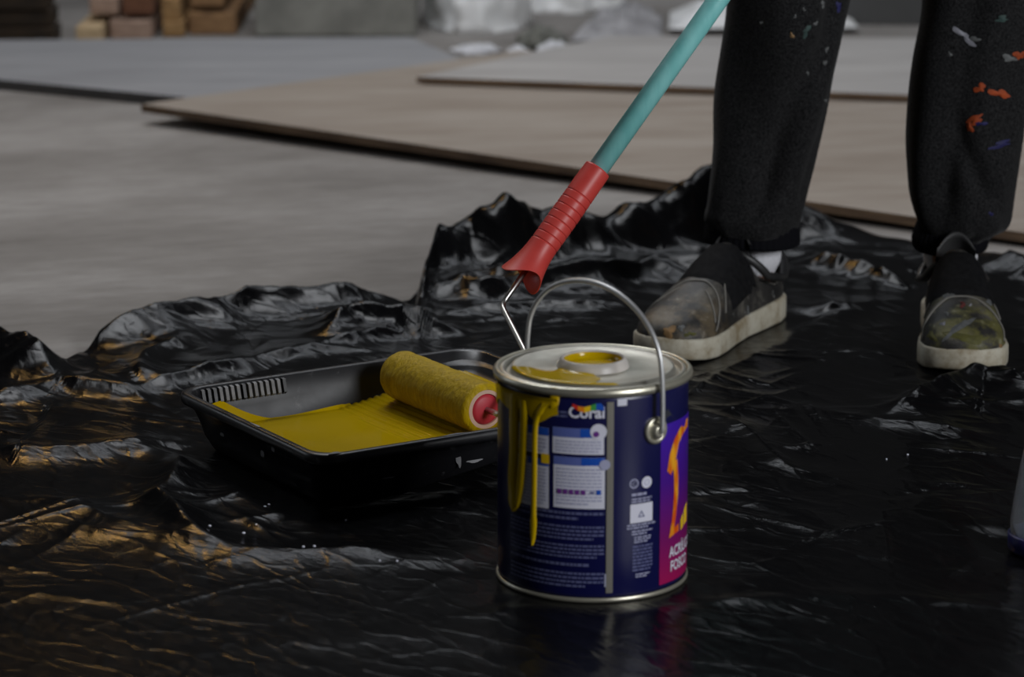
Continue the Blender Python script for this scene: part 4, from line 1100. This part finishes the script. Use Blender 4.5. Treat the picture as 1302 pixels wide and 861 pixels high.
for (o_, x_, y_, a_, b_, mt, ro) in [(shR, 1233, 365, 6, 3.6, 's_violet', .7), (shR, 1206, 376, 6, 4, 's_grey', 0), (shR, 1224, 388, 4, 3, 's_red', 0), (shR, 1258, 383, 5, 4, 's_grey', .6), (shR, 1234, 388, 1.6, 1.6, 's_white', 0), (shR, 1204, 399, 2.5, 2.5, 's_grey', 0), (shR, 1199, 412, 2.5, 3, 's_white', .6), (shR, 1219, 417, 18, 5, 's_grey', -.7), (shR, 1230, 430, 20, 7, 's_olive', .1), (shR, 1185, 428, 6, 5, 's_olive', 0), (shR, 1272, 442, 2, 5, 's_tan', -.3),
                                     (shL, 851, 422, 9, 6, 's_tan', 0), (shL, 877, 425, 6, 3, 's_olive', 0), (shL, 866, 417, 5, 3, 's_grey', .4), (shL, 951, 397, 2, 6, 's_grey', -.2)]:
    splat(o_, x_, y_, a_, b_, M[mt], int(x_*3+y_), ro)

# ------------------------------------------------------------------ background: timber, block, rubble, sheeting
timbers = [  # x0,x1,y0,y1 px of the end face, distance, length, material, lift px handled through z
    ('w_pale', 95, 131, 30, 61, 6.20, .7, 'short pale squared timber end on the floor, front of the stack'),
    ('w_pink', 138, 194, 22, 54, 6.26, .8, 'pinkish wide timber end low in the stack beside the pale one'),
    ('w_pink', 112, 152, -8, 21, 6.28, .8, 'pinkish timber end resting above the gap beside the pale timber'),
    ('w_brown', 154, 196, -10, 21, 6.28, .8, 'brown timber end lying on the wide pinkish timber'),
    ('w_tan', 205, 236, 37, 52, 6.30, .8, 'small tan timber end low in the stack, middle'),
    ('w_tan', 204, 231, -6, 31, 6.32, .8, 'tall tan timber end above the small tan timber'),
    ('w_orange', 238, 302, 12, 49, 6.34, .8, 'large orange brown timber end at the right of the stack'),
    ('w_orange', 240, 286, -24, 11, 6.35, .8, 'orange timber end lying on the large orange brown timber')]
for k, (mt, x0, x1, y0, y1, Yd, ln, lab) in enumerate(timbers):
    a_, b_ = at(x0, y1, Yd), at(x1, y0, Yd)
    wd, ht = b_.x-a_.x, b_.z-a_.z
    z0 = max(0.0, a_.z) if y1 > 40 else a_.z+.004
    if y1 > 45: z0 = 0.001
    o = bevel_box('timber', (wd-.008, .62, max(.03, b_.z-z0-.007)), M[mt], ((a_.x+b_.x)/2, Yd+.31, z0), 0, .004, jitter=.004, cuts=1)
    tag(o, lab, 'timber', 'timber stack by the back wall')
for k in range(3):
    zz = .001+k*.034
    o = bevel_box('timber', (1.1, .10, .032), M['w_dark'], (-.905-.55-.006*((k*7) % 3), 6.24+.006*((k*5) % 3), zz), 0, .003, jitter=.003, cuts=1)
    tag(o, 'long dark timber, %s in the dark pile at far left' % ('lowest', 'middle one', 'topmost')[k], 'timber', 'dark timber pile')
a_, b_ = at(321, 52, 6.22), at(527, 52, 6.22)
o = bevel_box('concrete_block', (b_.x-a_.x, .30, .24), M['conc'], ((a_.x+b_.x)/2, 6.30+.15, .001), 0, .008, jitter=.008, cuts=3)
tag(o, 'olive grey concrete block between the timber stack and the white sheeting', 'concrete block')
def lump(name, px, py, wpx, hpx, Yd, dep, mt, label, cat, seed, rough=.35, group=None):
    c_ = at(px, py, Yd); s_ = Yd/FPX; rx_, rz_ = wpx*s_/2, hpx*s_
    n_ = 40; vs_ = []
    for i in range(n_+1):
        ph_ = PI*i/n_
        for j in range(n_*2):
            th_ = 2*PI*j/(n_*2)
            x_, y_, z_ = math.sin(ph_)*math.cos(th_), math.sin(ph_)*math.sin(th_), math.cos(ph_)
            vs_.append((x_, y_, z_))
    va = np.array(vs_); dsp = 1+rough*noise(va[:, 0]*1.7+seed, va[:, 1]*1.7, va[:, 2]*1.7+seed)+rough*.5*(ridged(va[:, 0]*3.1+seed, va[:, 1]*3.1, va[:, 2]*3.1)-.6)+rough*.2*noise(va[:, 0]*9, va[:, 1]*9, va[:, 2]*9+seed)
    va = va*dsp[:, None]; va[:, 0] *= rx_; va[:, 1] *= dep/2; va[:, 2] = np.maximum(va[:, 2], -.0)*rz_
    fs_ = [(i*n_*2+j, i*n_*2+(j+1) % (n_*2), (i+1)*n_*2+(j+1) % (n_*2), (i+1)*n_*2+j) for i in range(n_) for j in range(n_*2)]
    o_ = mesh(name, va, fs_, mt); o_.location = (c_.x, Yd+dep*.3, 0.001)
    return tag(o_, label, cat, group)
lump('white_sack', 606, 45, 136, 120, 6.42, .30, M['whitefilm'], 'crumpled bright white sack standing against the concrete block', 'sack', 1.3, .22)
lump('white_sack', 720, 30, 150, 75, 6.72, .26, M['whitefilm'], 'white sack lying further back, right of the bright white sack', 'sack', 6.3, .25)
lump('rubble_lump', 690, 50, 62, 26, 6.12, .12, M['rubble'], 'dark olive grey lump of rubble in front of the white sacks', 'rubble', 3.1, .4)
for k, (px, py, wd, ht) in enumerate([(660, 67, 34, 14), (706, 66, 44, 17), (604, 60, 60, 8)]):
    lump('plaster_crumb', px, py, wd, ht, 5.98+.05*k, .08, M['plaster'], ('small white plaster lump left of the larger one, before the rubble', 'larger white plaster lump right of the small one, before the rubble', 'flat smear of white plaster at the foot of the bright white sack')[k], 'plaster', 2.2*k+1, .4, 'white plaster lumps')
def flat_sheet(name, pts, z, mt, label, seed):
    P = [G(*p) for p in pts]; c_ = sum(P, Vector())/4; n_ = 40; vs_ = []
    for i in range(n_+1):
        for j in range(n_+1):
            u, v = i/n_, j/n_; q_ = P[0]*(1-u)*(1-v)+P[1]*u*(1-v)+P[2]*u*v+P[3]*(1-u)*v
            hgt = max(0, float(.028*ridged(u*3+seed, v*3, seed)+.03*noise(u*5, v*6, seed)))*min(1, 6*min(u, 1-u, v, 1-v)+.1)
            vs_.append((q_.x-c_.x, q_.y-c_.y, z+hgt))
    fs_ = [(i*(n_+1)+j, (i+1)*(n_+1)+j, (i+1)*(n_+1)+j+1, i*(n_+1)+j+1) for i in range(n_) for j in range(n_)]
    o_ = mesh(name, vs_, fs_, mt); o_.location = (c_.x, c_.y, 0); return tag(o_, label, 'sheeting')
flat_sheet('crumpled_sheeting', [(725, 55), (842, 50), (842, 22), (760, 20)], .003, M['greysheet'], 'crumpled grey white sheeting on the floor behind the teal pole', 1.7)
flat_sheet('crumpled_sheeting', [(850, 46), (1092, 44), (1080, 30), (852, 22)], .012, M['whitefilm'], 'low white sheeting on the floor behind the left trouser leg', 4.2)
# raised concrete kerb at the back right, the dark strip above the pale board
a_ = G(1120, 37)
struct(slab('trim_1', .55, 3.9, a_.y+.06, a_.y+.3, 0, .16, M['wall_pale']))
# ------------------------------------------------------------------ clear bottle cut by the right edge
bt = empty('plastic_bottle', (BOT[0], BOT[1], .003)); tag(bt, 'clear plastic bottle with a dark blue base at the right edge of the sheet', 'bottle')
lathe('bottle_body', [(0, .002), (.030, .002), (.034, .006), (.0345, .03), (.032, .05), (.027, .085), (.022, .11), (.014, .125), (.013, .14), (.012, .14), (.0125, .125), (.0205, .11), (.0255, .085), (.0305, .05), (.033, .03), (.0325, .007), (0, .004)], M['clear'], bt, 48)
lathe('bottle_base', [(0, .0005), (.033, .0005), (.0362, .004), (.0365, .017), (.0352, .019), (.0352, .004)], M['bluepl'], bt, 48)
lathe('bottle_cap', [(0, .156), (.0145, .156), (.016, .153), (.016, .139), (.0135, .139)], M['bluepl'], bt, 32)
# added lamp body, out of view, for the orange glints; hung on its cable
lamp = empty('added_glint_lamp', (-1.0, 5.66, 1.98)); lamp.rotation_euler = (0, 0, .22)
tag(lamp, 'added warm lamp out of view, making the orange glints on the sheet', 'lamp')
bevel_box('glint_lamp_housing', (.38, .05, .28), M['tray'], (0, .02, .0), bev=.01, parent=lamp)
vs_, fs_ = tube([(0, .02, .27), (0, .02, 1.019)], .006, 10); mesh('cable', vs_, fs_, M['rib'], lamp)
